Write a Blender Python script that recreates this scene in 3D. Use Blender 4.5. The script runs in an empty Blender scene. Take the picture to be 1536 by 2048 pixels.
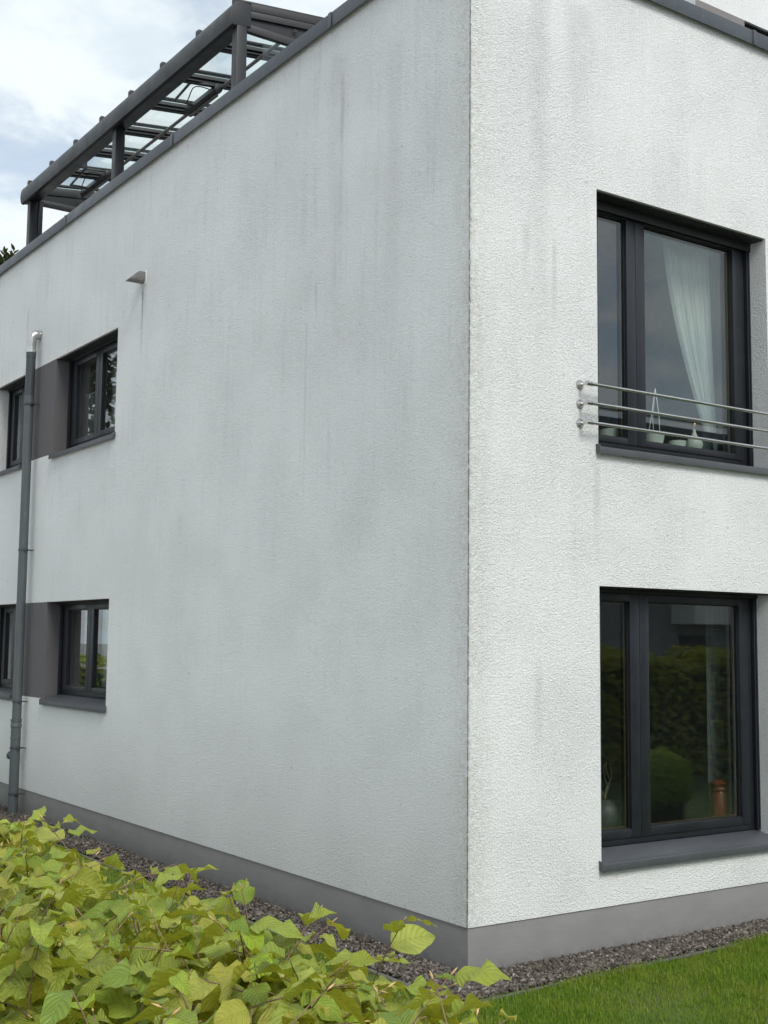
import bpy, bmesh, math, random
import numpy as np
from mathutils import Vector, Matrix

random.seed(7)
rng = np.random.default_rng(7)
scene = bpy.context.scene
col = scene.collection

# ------------------------------------------------------------------ camera
CAM = (-5.0658, -6.3509, 2.0973)
YAW, PITCH, ROLL, FPX = 0.6044, 0.1034, 0.0105, 2480.8
cf = Vector((math.cos(PITCH) * math.sin(YAW), math.cos(PITCH) * math.cos(YAW), math.sin(PITCH)))
cr = Vector((math.cos(YAW), -math.sin(YAW), 0))
cu = cr.cross(cf)
r2 = math.cos(ROLL) * cr + math.sin(ROLL) * cu
u2 = -math.sin(ROLL) * cr + math.cos(ROLL) * cu
cd = bpy.data.cameras.new('camera')
cam = bpy.data.objects.new('camera', cd)
col.objects.link(cam)
M = Matrix((r2, u2, -cf)).transposed().to_4x4()
M.translation = Vector(CAM)
cam.matrix_world = M
cd.sensor_fit = 'HORIZONTAL'
cd.sensor_width = 36
cd.lens = FPX / 1536 * 36
cd.clip_start = 0.05
cd.clip_end = 3000
scene.camera = cam


def to_px(P):
    d = Vector(P) - Vector(CAM)
    w = d.dot(cf)
    return (768 + FPX * d.dot(r2) / w, 1024 - FPX * d.dot(u2) / w, w)


# ------------------------------------------------------------------ light
SUN_ELEV = math.radians(46)
SUN_DIR = Vector((-0.12, -1.0, 0)).normalized() * math.cos(SUN_ELEV) + Vector((0, 0, math.sin(SUN_ELEV)))
sd = bpy.data.lights.new('sun', 'SUN')
sd.energy = 1.5
sd.angle = math.radians(24)
sd.color = (1.0, 0.965, 0.91)
so = bpy.data.objects.new('sun', sd)
col.objects.link(so)
so.rotation_euler = SUN_DIR.to_track_quat('Z', 'Y').to_euler()

world = bpy.data.worlds.new('World')
scene.world = world
world.use_nodes = True
wt = world.node_tree
wt.nodes.clear()


class NT:
    """small helper for building node trees"""
    def __init__(s, tree):
        s.t = tree

    def n(s, typ, ins=None, **props):
        nd = s.t.nodes.new(typ)
        for k, v in props.items():
            setattr(nd, k, v)
        for k, v in (ins or {}).items():
            if isinstance(v, bpy.types.NodeSocket):
                s.t.links.new(v, nd.inputs[k])
            else:
                nd.inputs[k].default_value = v
        return nd

    def math(s, op, a, b=None, c=None, clamp=False):
        ins = {0: a}
        if b is not None:
            ins[1] = b
        if c is not None:
            ins[2] = c
        return s.n('ShaderNodeMath', ins, operation=op, use_clamp=clamp).outputs[0]

    def ramp(s, f, a, b, lo=0.0, hi=1.0):
        return s.n('ShaderNodeMapRange', {0: f, 1: a, 2: b, 3: lo, 4: hi}, interpolation_type='SMOOTHSTEP').outputs[0]

    def mix(s, f, a, b, blend='MIX'):
        nd = s.n('ShaderNodeMix', data_type='RGBA', blend_type=blend)
        for i, v in ((0, f), (6, a), (7, b)):
            if isinstance(v, bpy.types.NodeSocket):
                s.t.links.new(v, nd.inputs[i])
            else:
                nd.inputs[i].default_value = v if i == 0 else (*v[:3], 1)
        return nd.outputs[2]

    def noise(s, vec, scale, detail=3, rough=0.55, dist=0.0):
        return s.n('ShaderNodeTexNoise', {'Vector': vec, 'Scale': scale, 'Detail': detail, 'Roughness': rough,
                                          'Distortion': dist}).outputs[0]

    def scl(s, vec, x, y, z):
        return s.n('ShaderNodeVectorMath', {0: vec, 1: (x, y, z)}, operation='MULTIPLY').outputs[0]

    def add(s, vec, x, y, z):
        return s.n('ShaderNodeVectorMath', {0: vec, 1: (x, y, z)}, operation='ADD').outputs[0]


w = NT(wt)
sky = w.n('ShaderNodeTexSky', sky_type='NISHITA', sun_disc=False, sun_elevation=SUN_ELEV,
          sun_rotation=math.atan2(SUN_DIR.x, SUN_DIR.y))
tc = w.n('ShaderNodeTexCoord').outputs['Generated']
sep = w.n('ShaderNodeSeparateXYZ', {0: tc})
zc_ = w.math('ADD', w.math('MAXIMUM', sep.outputs[2], 0.0), 0.22)
px_ = w.math('DIVIDE', sep.outputs[0], zc_)
py_ = w.math('DIVIDE', sep.outputs[1], zc_)
cv = w.n('ShaderNodeCombineXYZ', {0: px_, 1: py_, 2: 0.0}).outputs[0]
n1 = w.noise(w.add(cv, 3.1, 1.7, 0.0), 3.0, 6, 0.56, 0.3)
n2 = w.noise(w.add(cv, 8.3, 4.4, 2.0), 4.6, 5, 0.6, 0.2)
cover = w.ramp(w.math('ADD', n1, w.math('MULTIPLY', n2, 0.22)), 0.49, 0.63)
cover = w.math('ADD', w.math('MULTIPLY', cover, 0.40), 0.60)
shade = w.ramp(n2, 0.36, 0.62)
ccol = w.mix(shade, (4.75, 5.4, 5.85), (5.95, 6.4, 6.6))
wcol = w.mix(cover, sky.outputs[0], ccol)
bg = w.n('ShaderNodeBackground', {'Color': wcol, 'Strength': 0.1})
wo = w.n('ShaderNodeOutputWorld', {'Surface': bg.outputs[0]})

vs = scene.view_settings
vs.view_transform = 'Standard'
vs.look = 'None'
vs.gamma = 1
vs.exposure = 0.68
vs.use_curve_mapping = False
scene.render.engine = 'CYCLES'
scene.cycles.use_denoising = True
scene.cycles.max_bounces = 7
scene.cycles.diffuse_bounces = 3
scene.cycles.caustics_reflective = False
scene.cycles.caustics_refractive = False
scene.cycles.use_adaptive_sampling = True
scene.cycles.adaptive_threshold = 0.02
scene.cycles.transparent_max_bounces = 14
scene.cycles.glossy_bounces = 5


# ------------------------------------------------------------------ materials
def new_mat(name):
    m = bpy.data.materials.new(name)
    m.use_nodes = True
    m.node_tree.nodes.clear()
    t = NT(m.node_tree)
    return m, t


def finish(t, shader):
    t.n('ShaderNodeOutputMaterial', {'Surface': shader})


def simple(name, rgb, rough=0.5, metal=0.0, var=0.08, vscale=9.0, bump=0.0, bscale=120.0, spec=0.5, stretch=(1, 1, 1),
           dust=0.0):
    m, t = new_mat(name)
    pos = t.n('ShaderNodeNewGeometry').outputs['Position']
    ps = t.scl(pos, *stretch)
    n = t.noise(ps, vscale, 5, 0.6)
    f = t.ramp(n, 0.3, 0.7)
    lo = tuple(c * (1 - var) for c in rgb)
    hi = tuple(min(1, c * (1 + var)) for c in rgb)
    c = t.mix(f, lo, hi)
    if dust:
        fine = t.ramp(t.noise(ps, vscale * 6, 4, 0.7), 0.5, 0.75, 0, dust)
        c = t.mix(fine, c, (0.33, 0.33, 0.30))
    ins = {'Base Color': c, 'Metallic': metal, 'Specular IOR Level': spec,
           'Roughness': t.math('ADD', t.math('MULTIPLY', f, 0.12), rough - 0.06)}
    if bump:
        b = t.n('ShaderNodeBump', {'Height': t.noise(pos, bscale, 3, 0.6), 'Strength': 1.0, 'Distance': bump})
        ins['Normal'] = b.outputs[0]
    p = t.n('ShaderNodeBsdfPrincipled', ins)
    finish(t, p.outputs[0])
    return m


def stucco(name, base, stains=True, grain=1.0):
    m, t = new_mat(name)
    g = t.n('ShaderNodeNewGeometry')
    pos = g.outputs['Position']
    sx = t.n('ShaderNodeSeparateXYZ', {0: pos})
    X, Y, Z = sx.outputs
    rp = t.n('ShaderNodeVectorRotate', {'Vector': pos, 'Rotation': (0.61, 0.47, 0.83)}, rotation_type='EULER_XYZ').outputs[0]
    # worm-like scratch plaster relief
    na = t.noise(rp, 84, 1.8, 0.55, 0.9)
    nb = t.noise(rp, 190, 1.0, 0.5)
    h = t.math('ADD', na, t.math('MULTIPLY', nb, 0.38))
    bmp = t.n('ShaderNodeBump', {'Height': h, 'Strength': 1.0, 'Distance': t.ramp(t.noise(rp, 1.3, 2, 0.5), 0.3, 0.7, 0.0110 * grain, 0.0160 * grain)})
    c = base
    pits = t.ramp(h, 0.74, 0.52)
    c = t.mix(t.math('MULTIPLY', pits, 0.17 * grain), c, tuple(v * 0.45 for v in base))
    if stains:
        nn = t.n('ShaderNodeSeparateXYZ', {0: g.outputs['True Normal']})
        left = t.ramp(t.math('ABSOLUTE', nn.outputs[0]), 0.3, 0.7)            # 1 on the side wall
        right = t.math('SUBTRACT', 1.0, left)
        edge = t.math('ADD', X, Y)                          # metres from the corner along either wall
        wob = t.noise(t.scl(rp, 1, 1, 1), 1.7, 3, 0.6)
        st = t.add(t.scl(pos, 1.0, 1.0, 0.07), 0.37, 0.21, 0.13)
        broad = t.noise(t.add(t.scl(pos, 1.0, 1.0, 0.30), 5.37, 2.21, 0.13), 0.95, 3, 0.55)
        runs = t.noise(st, 11.0, 4, 0.65)
        near = t.math('MULTIPLY', t.ramp(edge, 3.9, 0.7), t.ramp(Z, 0.6, 3.6, 0.25, 1.0))
        a = t.math('MULTIPLY', t.ramp(broad, 0.30, 0.66), near)
        b = t.math('MULTIPLY', t.ramp(runs, 0.46, 0.74), t.ramp(wob, 0.34, 0.62))
        b = t.math('MULTIPLY', b, t.ramp(Z, 0.2, 5.5, 0.25, 1.0))
        amt = t.math('ADD', t.math('MULTIPLY', a, 0.095), t.math('MULTIPLY', b, 0.15))
        amt = t.math('MULTIPLY', amt, t.math('ADD', t.math('MULTIPLY', left, 0.38), 0.74))
        amt = t.math('MULTIPLY', amt, t.math('ADD', t.math('MULTIPLY', pits, 0.7), 0.65), clamp=True)
        c = t.mix(amt, c, (0.30, 0.295, 0.315))
        shift = t.math('MULTIPLY', t.math('SUBTRACT', wob, 0.5), 0.05)
        brk = t.ramp(t.noise(t.add(t.scl(pos, 1, 1, 0.5), 0.4, 0.3, 0.2), 9, 3, 0.7), 0.28, 0.58)
        YS, XS = t.math('ADD', Y, shift), t.math('ADD', X, shift)
        tot = 0.0
        for (ps, wd, zt, zb, am, ax, ms) in (
                (1.62, 0.045, 6.62, 4.9, 0.16, YS, left), (1.69, 0.20, 6.8, 3.4, 0.09, YS, left), (2.12, 0.02, 4.7, 2.6, 0.17, YS, left),
                (1.98, 0.018, 5.0, 4.55, 0.24, YS, left), (5.425, 0.022, 5.75, 4.8, 0.62, YS, left), (5.40, 0.09, 5.77, 5.3, 0.30, YS, left),
                (9.05, 0.05, 6.3, 5.75, 0.30, YS, left), (0.9, 0.16, 6.6, 3.0, 0.08, YS, left), (8.55, 0.10, 5.7, 0.3, 0.10, YS, left),
                (0.76, 0.035, 4.95, 4.1, 0.22, XS, right), (0.50, 0.05, 5.05, 4.35, 0.17, XS, right), (0.62, 0.14, 6.95, 3.0, 0.14, XS, right),
                (1.02, 0.20, 6.8, 5.5, 0.20, XS, right), (0.60, 0.06, 2.0, 1.1, 0.14, XS, right), (1.16, 0.05, 3.42, 2.4, 0.18, XS, right)):
            d1 = t.ramp(t.math('ABSOLUTE', t.math('SUBTRACT', ax, ps)), wd, wd * 0.15, 0.0, am)
            m2 = t.math('MULTIPLY', t.ramp(Z, zt + 0.02, zt - 0.12), t.ramp(Z, zb, zb + (zt - zb) * 0.85))
            q = t.math('MULTIPLY', t.math('MULTIPLY', d1, m2), ms)
            tot = t.math('ADD', q, tot)
        tot = t.math('MULTIPLY', tot, t.math('ADD', t.math('MULTIPLY', brk, 0.6), 0.4), clamp=True)
        c = t.mix(tot, c, (0.16, 0.155, 0.155))
        # algae on the exposed arris
        an = t.noise(t.add(rp, 0.33, 0.21, 0.1), 26, 5, 0.75)
        alg = t.math('MULTIPLY', t.ramp(edge, 0.26, 0.0), t.ramp(an, 0.36, 0.66))
        c = t.mix(t.math('MULTIPLY', alg, 0.34), c, (0.33, 0.335, 0.24))
        ar = t.math('MULTIPLY', t.ramp(edge, 0.020, 0.003), t.ramp(an, 0.30, 0.52))
        c = t.mix(t.math('MULTIPLY', ar, t.math('ADD', t.math('MULTIPLY', left, 0.75), 0.18)), c, (0.075, 0.082, 0.05))
        sp = t.ramp(t.noise(t.add(rp, 1.3, 0.4, 0.7), 21, 1, 0.3), 0.775, 0.80)
        c = t.mix(t.math('MULTIPLY', sp, 0.22), c, (0.12, 0.12, 0.11))
    p = t.n('ShaderNodeBsdfPrincipled', {'Base Color': c, 'Roughness': 0.93, 'Specular IOR Level': 0.18, 'Normal': bmp.outputs[0]})
    finish(t, p.outputs[0])
    return m


def glass_mat(name, tint, boost):
    """clear pane: transmits along the view, mirrors by its angle (same from both sides)"""
    m, t = new_mat(name)
    g = t.n('ShaderNodeNewGeometry')
    d = t.math('ABSOLUTE', t.n('ShaderNodeVectorMath', {0: g.outputs['Incoming'], 1: g.outputs['Normal']}, operation='DOT_PRODUCT').outputs['Value'])
    f = t.math('POWER', t.math('SUBTRACT', 1.0, d, clamp=True), 5.0)
    f = t.math('ADD', t.math('MULTIPLY', f, 0.96), 0.04)
    f = t.math('MULTIPLY', f, boost, clamp=True)
    tr = t.n('ShaderNodeBsdfTransparent', {'Color': (*tint, 1)})
    gl = t.n('ShaderNodeBsdfGlossy', {'Color': (0.95, 0.98, 1, 1), 'Roughness': 0.004})
    mx = t.n('ShaderNodeMixShader', {0: f, 1: tr.outputs[0], 2: gl.outputs[0]})
    finish(t, mx.outputs[0])
    return m


def sheer_mat(name, rgb, see, folds=0.0):
    m, t = new_mat(name)
    g = t.n('ShaderNodeNewGeometry')
    n = t.ramp(t.noise(t.scl(g.outputs['Position'], 1, 1, 0.06), 40, 3, 0.6), 0.3, 0.7, -0.09, 0.09)
    d = t.n('ShaderNodeBsdfDiffuse', {'Color': (*rgb, 1)})
    tl = t.n('ShaderNodeBsdfTranslucent', {'Color': (*rgb, 1)})
    s = t.n('ShaderNodeMixShader', {0: 0.35, 1: d.outputs[0], 2: tl.outputs[0]})
    tr = t.n('ShaderNodeBsdfTransparent')
    mx = t.n('ShaderNodeMixShader', {0: t.math('ADD', n, see), 1: s.outputs[0], 2: tr.outputs[0]})
    finish(t, mx.outputs[0])
    return m


def leaf_mat(name, cols, trans, rough=0.40, vein=0.0014, mixt=0.40):
    m, t = new_mat(name)
    g = t.n('ShaderNodeNewGeometry')
    oi = t.n('ShaderNodeObjectInfo')
    r = t.math('FRACT', t.math('ADD', g.outputs['Random Per Island'], oi.outputs['Random']))
    r2_ = t.math('FRACT', t.math('MULTIPLY', r, 7.31))
    cr_ = t.n('ShaderNodeValToRGB', {0: r})
    els = cr_.color_ramp.elements
    els[0].position, els[0].color = 0.0, (*cols[0], 1)
    els[1].position, els[1].color = 1.0, (*cols[-1], 1)
    for i in range(1, len(cols) - 1):
        e = els.new(i / (len(cols) - 1))
        e.color = (*cols[i], 1)
    c = cr_.outputs[0]
    uv = t.n('ShaderNodeTexCoord').outputs['UV']
    su = t.n('ShaderNodeSeparateXYZ', {0: uv})
    au = t.math('ABSOLUTE', t.math('SUBTRACT', t.math('MULTIPLY', su.outputs[0], 2.0), 1.0))
    ph = t.math('SUBTRACT', su.outputs[1], t.math('MULTIPLY', au, 0.26))
    sn = t.math('SINE', t.math('MULTIPLY', ph, 2 * math.pi * 8.5))
    ridge = t.math('POWER', t.math('MULTIPLY', t.math('ADD', sn, 1.0), 0.5), 5.0)
    mid = t.ramp(au, 0.09, 0.02)
    vn = t.math('MAXIMUM', ridge, mid)
    pos = g.outputs['Position']
    mott = t.ramp(t.noise(pos, 70, 3, 0.6), 0.3, 0.7)
    c = t.mix(t.math('MULTIPLY', vn, 0.20), c, tuple(min(1, q * 1.35 + 0.04) for q in cols[1]))
    c = t.mix(t.math('MULTIPLY', mott, 0.22), c, tuple(q * 0.62 for q in cols[0]))
    hgt = t.math('ADD', t.math('MULTIPLY', sn, 0.5), t.math('MULTIPLY', mid, -0.8))
    b = t.n('ShaderNodeBump', {'Height': hgt, 'Strength': 0.8, 'Distance': vein})
    p = t.n('ShaderNodeBsdfPrincipled', {'Base Color': c, 'Roughness': t.math('ADD', t.math('MULTIPLY', r2_, 0.15), rough),
                                         'Specular IOR Level': 0.38, 'Normal': b.outputs[0]})
    tl = t.n('ShaderNodeBsdfTranslucent', {'Color': t.mix(t.math('MULTIPLY', vn, 0.4), trans, tuple(q * 0.6 for q in trans)), 'Normal': b.outputs[0]})
    mx = t.n('ShaderNodeMixShader', {0: mixt, 1: p.outputs[0], 2: tl.outputs[0]})
    finish(t, mx.outputs[0])
    return m


WHITE = (0.865, 0.875, 0.87)
MT = {}
MT['stucco'] = stucco('white_scratch_plaster', WHITE)
MT['stucco_plain'] = stucco('white_plaster_penthouse', WHITE, stains=False, grain=0.7)
MT['band'] = stucco('grey_painted_plaster', (0.150, 0.143, 0.148), stains=False, grain=0.55)
MT['band_light'] = stucco('light_grey_plaster', (0.27, 0.255, 0.25), stains=False, grain=0.6)
MT['plinth'] = simple('grey_plinth_paint', (0.222, 0.216, 0.213), 0.62, var=0.10, vscale=3.2, bump=0.0011, bscale=60, spec=0.35, dust=0.12)
m, t = new_mat('grey_plinth_paint')
g_ = t.n('ShaderNodeNewGeometry')
ps_ = g_.outputs['Position']
zz_ = t.n('ShaderNodeSeparateXYZ', {0: ps_}).outputs[2]
nA = t.noise(t.add(t.scl(ps_, 1, 1, 2.2), 0.3, 0.7, 0.2), 3.0, 5, 0.6)
nB = t.noise(t.add(t.scl(ps_, 0.35, 0.35, 3.0), 1.3, 0.7, 0.2), 22, 4, 0.65)
nC = t.noise(t.add(ps_, 2.3, 0.7, 0.2), 16, 5, 0.7)
c_ = t.mix(t.ramp(nA, 0.3, 0.7), (0.228, 0.223, 0.222), (0.258, 0.252, 0.248))
c_ = t.mix(t.math('MULTIPLY', t.ramp(nB, 0.5, 0.75), 0.10), c_, (0.12, 0.117, 0.112))
sp_ = t.math('MULTIPLY', t.ramp(t.math('ADD', zz_, t.math('MULTIPLY', nC, 0.16)), 0.19, 0.03), t.ramp(nC, 0.40, 0.62))
c_ = t.mix(t.math('MULTIPLY', sp_, 0.55), c_, (0.10, 0.088, 0.070))
b_ = t.n('ShaderNodeBump', {'Height': t.math('ADD', nB, t.math('MULTIPLY', nC, 0.3)), 'Strength': 1.0, 'Distance': 0.0008})
finish(t, t.n('ShaderNodeBsdfPrincipled', {'Base Color': c_, 'Roughness': 0.66, 'Specular IOR Level': 0.3, 'Normal': b_.outputs[0]}).outputs[0])
MT['plinth'] = m
MT['frame'] = simple('anthracite_window_paint', (0.0125, 0.0150, 0.0200), 0.42, var=0.10, vscale=6, bump=0.00015, bscale=500)
MT['rubber'] = simple('black_rubber_seal', (0.012, 0.012, 0.013), 0.6)
MT['spacer'] = simple('brown_glazing_spacer', (0.085, 0.058, 0.032), 0.5)
MT['sill'] = simple('grey_aluminium_sill', (0.072, 0.078, 0.088), 0.42, var=0.05, vscale=3, spec=0.5, dust=0.07)
MT['coping'] = simple('grey_metal_coping', (0.056, 0.066, 0.078), 0.42, var=0.09, vscale=4, spec=0.5, dust=0.10)
MT['perg'] = simple('anthracite_aluminium', (0.0155, 0.0168, 0.0200), 0.46, var=0.06, vscale=5, spec=0.5)
MT['black'] = simple('black_enamel', (0.018, 0.019, 0.022), 0.4)
MT['pipe'] = simple('blue_grey_pipe', (0.078, 0.094, 0.100), 0.45, var=0.12, vscale=4, stretch=(1, 1, 0.25), dust=0.12)
MT['pipe_dark'] = simple('dark_grey_pipe', (0.048, 0.058, 0.068), 0.45, var=0.10, vscale=4, stretch=(1, 1, 0.25))
MT['steel'] = simple('brushed_stainless_steel', (0.58, 0.565, 0.55), 0.24, metal=1.0, var=0.10, vscale=14, stretch=(0.2, 1, 1))
MT['galv'] = simple('weathered_zinc', (0.20, 0.195, 0.185), 0.55, metal=0.2, var=0.25, vscale=14, dust=0.3)
MT['glass'] = glass_mat('window_glass', (0.87, 0.91, 0.895), 1.9)
MT['roofglass'] = glass_mat('canopy_glass', (0.955, 0.985, 0.98), 0.8)
MT['room'] = simple('interior_wall_paint', (0.30, 0.30, 0.29), 0.9)
MT['roomdark'] = simple('interior_dark', (0.10, 0.095, 0.09), 0.8)
MT['roof'] = simple('bitumen_roofing', (0.12, 0.12, 0.12), 0.9, bump=0.002, bscale=90)
MT['soil'] = simple('dark_soil', (0.035, 0.030, 0.026), 0.95, var=0.4, vscale=30, bump=0.01, bscale=70)
MT['edging'] = simple('grey_concrete_edging', (0.115, 0.11, 0.095), 0.9, var=0.25, vscale=14, bump=0.002, bscale=120)
MT['ceramic'] = simple('matt_white_ceramic', (0.62, 0.64, 0.60), 0.45)
MT['gold'] = simple('brass', (0.75, 0.48, 0.16), 0.18, metal=1.0)
MT['cord'] = simple('white_cotton_cord', (0.70, 0.70, 0.66), 0.9)
MT['orange'] = simple('orange_glaze', (0.17, 0.032, 0.016), 0.35)
MT['darkball'] = simple('dark_stone_glaze', (0.06, 0.065, 0.07), 0.5, var=0.3, vscale=30)
MT['branch'] = simple('pale_dried_branch', (0.30, 0.23, 0.17), 0.8)
MT['sheer'] = sheer_mat('sheer_white_voile', (0.88, 0.90, 0.88), 0.10)
MT['net'] = sheer_mat('net_curtain', (0.86, 0.89, 0.89), 0.10)
MT['panelcurtain'] = sheer_mat('sheer_grey_panel', (0.34, 0.36, 0.37), 0.40)
MT['hem'] = simple('white_hem_tape', (0.26, 0.28, 0.28), 0.9)
MT['twig'] = simple('beech_twig_bark', (0.215, 0.135, 0.085), 0.7, var=0.3, vscale=60)
MT['bud'] = simple('beech_bud_scale', (0.55, 0.36, 0.17), 0.6, var=0.3, vscale=90)
MT['beech'] = leaf_mat('beech_leaf', [(0.250, 0.300, 0.035), (0.410, 0.480, 0.080), (0.180, 0.310, 0.050), (0.460, 0.430, 0.070), (0.460, 0.530, 0.120), (0.370, 0.540, 0.040)],
                       (0.46, 0.44, 0.03))
MT['garden_leaf'] = leaf_mat('garden_hedge_leaf', [(0.17, 0.23, 0.03), (0.32, 0.36, 0.05), (0.40, 0.32, 0.07), (0.24, 0.30, 0.05)], (0.5, 0.52, 0.05))
MT['laurel'] = leaf_mat('dark_glossy_leaf', [(0.02, 0.035, 0.016), (0.035, 0.05, 0.02), (0.03, 0.045, 0.02)], (0.08, 0.1, 0.02), 0.35)
MT['bush_leaf'] = leaf_mat('clipped_bush_leaf', [(0.26, 0.40, 0.05), (0.36, 0.50, 0.08), (0.20, 0.32, 0.05)], (0.5, 0.6, 0.05))
MT['core'] = simple('foliage_light_block', (0.035, 0.036, 0.016), 0.95, var=0.5, vscale=35, bump=0.02, bscale=40)
MT['terracotta'] = simple('terracotta_pot', (0.30, 0.13, 0.075), 0.8)
MT['house_grey'] = simple('neighbour_grey_render', (0.25, 0.25, 0.26), 0.9)
MT['house_white'] = simple('neighbour_white_render', (0.72, 0.73, 0.72), 0.9)


# ------------------------------------------------------------------ mesh helpers
class MB:
    def __init__(s):
        s.v, s.f, s.m = [], [], []

    def quad(s, a, b, c, d, mi=0):
        i = len(s.v)
        s.v += [tuple(a), tuple(b), tuple(c), tuple(d)]
        s.f.append((i, i + 1, i + 2, i + 3))
        s.m.append(mi)

    def box(s, x0, x1, y0, y1, z0, z1, mi=0):
        i = len(s.v)
        s.v += [(x0, y0, z0), (x1, y0, z0), (x1, y1, z0), (x0, y1, z0), (x0, y0, z1), (x1, y0, z1), (x1, y1, z1), (x0, y1, z1)]
        for q in ((0, 3, 2, 1), (4, 5, 6, 7), (0, 1, 5, 4), (1, 2, 6, 5), (2, 3, 7, 6), (3, 0, 4, 7)):
            s.f.append(tuple(i + k for k in q))
            s.m.append(mi)

    def prism(s, poly, fn, t0, t1, mi=0):
        """poly: list of 2d points; fn(p, t) -> 3d point; t0/t1 numbers or functions of p"""
        n = len(poly)
        i = len(s.v)
        for t in (t0, t1):
            for p in poly:
                s.v.append(tuple(fn(p, t(p) if callable(t) else t)))
        for k in range(n):
            s.f.append((i + k, i + (k + 1) % n, i + n + (k + 1) % n, i + n + k))
            s.m.append(mi)
        s.f.append(tuple(i + k for k in range(n))[::-1])
        s.f.append(tuple(i + n + k for k in range(n)))
        s.m += [mi, mi]

    def tube(s, pts, rad, seg=10, mi=0, caps=True):
        pts = [Vector(p) for p in pts]
        if not isinstance(rad, (list, tuple)):
            rad = [rad] * len(pts)
        i0 = len(s.v)
        ref = None
        for k, p in enumerate(pts):
            a = pts[max(k - 1, 0)]
            b = pts[min(k + 1, len(pts) - 1)]
            d = (b - a).normalized()
            if ref is None:
                ref = d.orthogonal().normalized()
            else:
                ref = (ref - d * ref.dot(d))
                ref = ref.normalized() if ref.length > 1e-6 else d.orthogonal().normalized()
            e = d.cross(ref)
            for j in range(seg):
                an = 2 * math.pi * j / seg
                s.v.append(tuple(p + (ref * math.cos(an) + e * math.sin(an)) * rad[k]))
        for k in range(len(pts) - 1):
            for j in range(seg):
                a = i0 + k * seg + j
                b = i0 + k * seg + (j + 1) % seg
                s.f.append((a, b, b + seg, a + seg))
                s.m.append(mi)
        if caps:
            s.f.append(tuple(i0 + j for j in range(seg))[::-1])
            s.f.append(tuple(i0 + (len(pts) - 1) * seg + j for j in range(seg)))
            s.m += [mi, mi]

    def lathe(s, c, prof, seg=20, mi=0):
        i0 = len(s.v)
        for r, z in prof:
            for j in range(seg):
                an = 2 * math.pi * j / seg
                s.v.append((c[0] + r * math.cos(an), c[1] + r * math.sin(an), c[2] + z))
        for k in range(len(prof) - 1):
            for j in range(seg):
                a = i0 + k * seg + j
                b = i0 + k * seg + (j + 1) % seg
                s.f.append((a, b, b + seg, a + seg))
                s.m.append(mi)

    def build(s, name, mats, parent=None, bevel=0.0, smooth=False, recalc=True):
        me = bpy.data.meshes.new(name)
        me.from_pydata(s.v, [], s.f)
        mats = mats if isinstance(mats, (list, tuple)) else [mats]
        for m in mats:
            me.materials.append(MT[m])
        me.polygons.foreach_set('material_index', s.m)
        if recalc or bevel:
            bm = bmesh.new()
            bm.from_mesh(me)
            if recalc:
                bmesh.ops.recalc_face_normals(bm, faces=bm.faces)
            if bevel:
                bmesh.ops.bevel(bm, geom=[e for e in bm.edges if len(e.link_faces) == 2 and e.calc_face_angle(0) > 0.6],
                                offset=bevel, segments=2, affect='EDGES', profile=0.6, clamp_overlap=True)
            bm.to_mesh(me)
            bm.free()
        if smooth or bevel:
            me.polygons.foreach_set('use_smooth', [True] * len(me.polygons))
            if not smooth or smooth == 'auto':
                me.set_sharp_from_angle(angle=math.radians(38))
        me.update()
        o = bpy.data.objects.new(name, me)
        col.objects.link(o)
        if parent is not None:
            o.parent = parent
            o.matrix_parent_inverse = Matrix.Translation(-Vector(parent_loc(parent)))
        return o


def parent_loc(p):
    return Vector(p.location) if p.type == 'EMPTY' else Vector((0, 0, 0))   # meshes are built in world space


def tag(o, label=None, cat=None, group=None, kind=None):
    if label:
        o['label'] = label
    if cat:
        o['category'] = cat
    if group:
        o['group'] = group
    if kind:
        o['kind'] = kind
    return o


def empty(name, loc, label, cat, group=None):
    o = bpy.data.objects.new(name, None)
    o.empty_display_size = 0.2
    o.location = loc
    col.objects.link(o)
    return tag(o, label, cat, group)


def np_mesh(name, v, f, mat, parent=None, uv=None, smooth=False):
    """fast mesh from numpy arrays; f is (n,3) or (n,4)"""
    me = bpy.data.meshes.new(name)
    k = f.shape[1]
    me.vertices.add(len(v))
    me.vertices.foreach_set('co', np.asarray(v, np.float32).ravel())
    me.loops.add(f.size)
    me.loops.foreach_set('vertex_index', f.astype(np.int32).ravel())
    me.polygons.add(len(f))
    me.polygons.foreach_set('loop_start', np.arange(0, f.size, k, dtype=np.int32))
    if uv is not None:
        ul = me.uv_layers.new(name='UVMap')
        ul.data.foreach_set('uv', np.asarray(uv, np.float32)[f.ravel()].ravel())
    me.materials.append(MT[mat])
    if smooth:
        me.polygons.foreach_set('use_smooth', np.ones(len(f), bool))
    me.update(calc_edges=True)
    me.validate()
    o = bpy.data.objects.new(name, me)
    col.objects.link(o)
    if parent is not None:
        o.parent = parent
        o.matrix_parent_inverse = Matrix.Translation(-Vector(parent_loc(parent)))
    return o


# ------------------------------------------------------------------ ground
g = MB()
g.quad((-400, -400, -0.03), (400, -400, -0.03), (400, 400, -0.03), (-400, 400, -0.03))
MT['ground'] = simple('pale_gravelly_ground', (0.30, 0.295, 0.275), 0.95, var=0.25, vscale=2, bump=0.006, bscale=60)
MT['turf'] = simple('lawn_turf', (0.070, 0.105, 0.024), 0.95, var=0.4, vscale=5, bump=0.01, bscale=60)
tag(g.build('ground', 'ground'), kind='structure')

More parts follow.
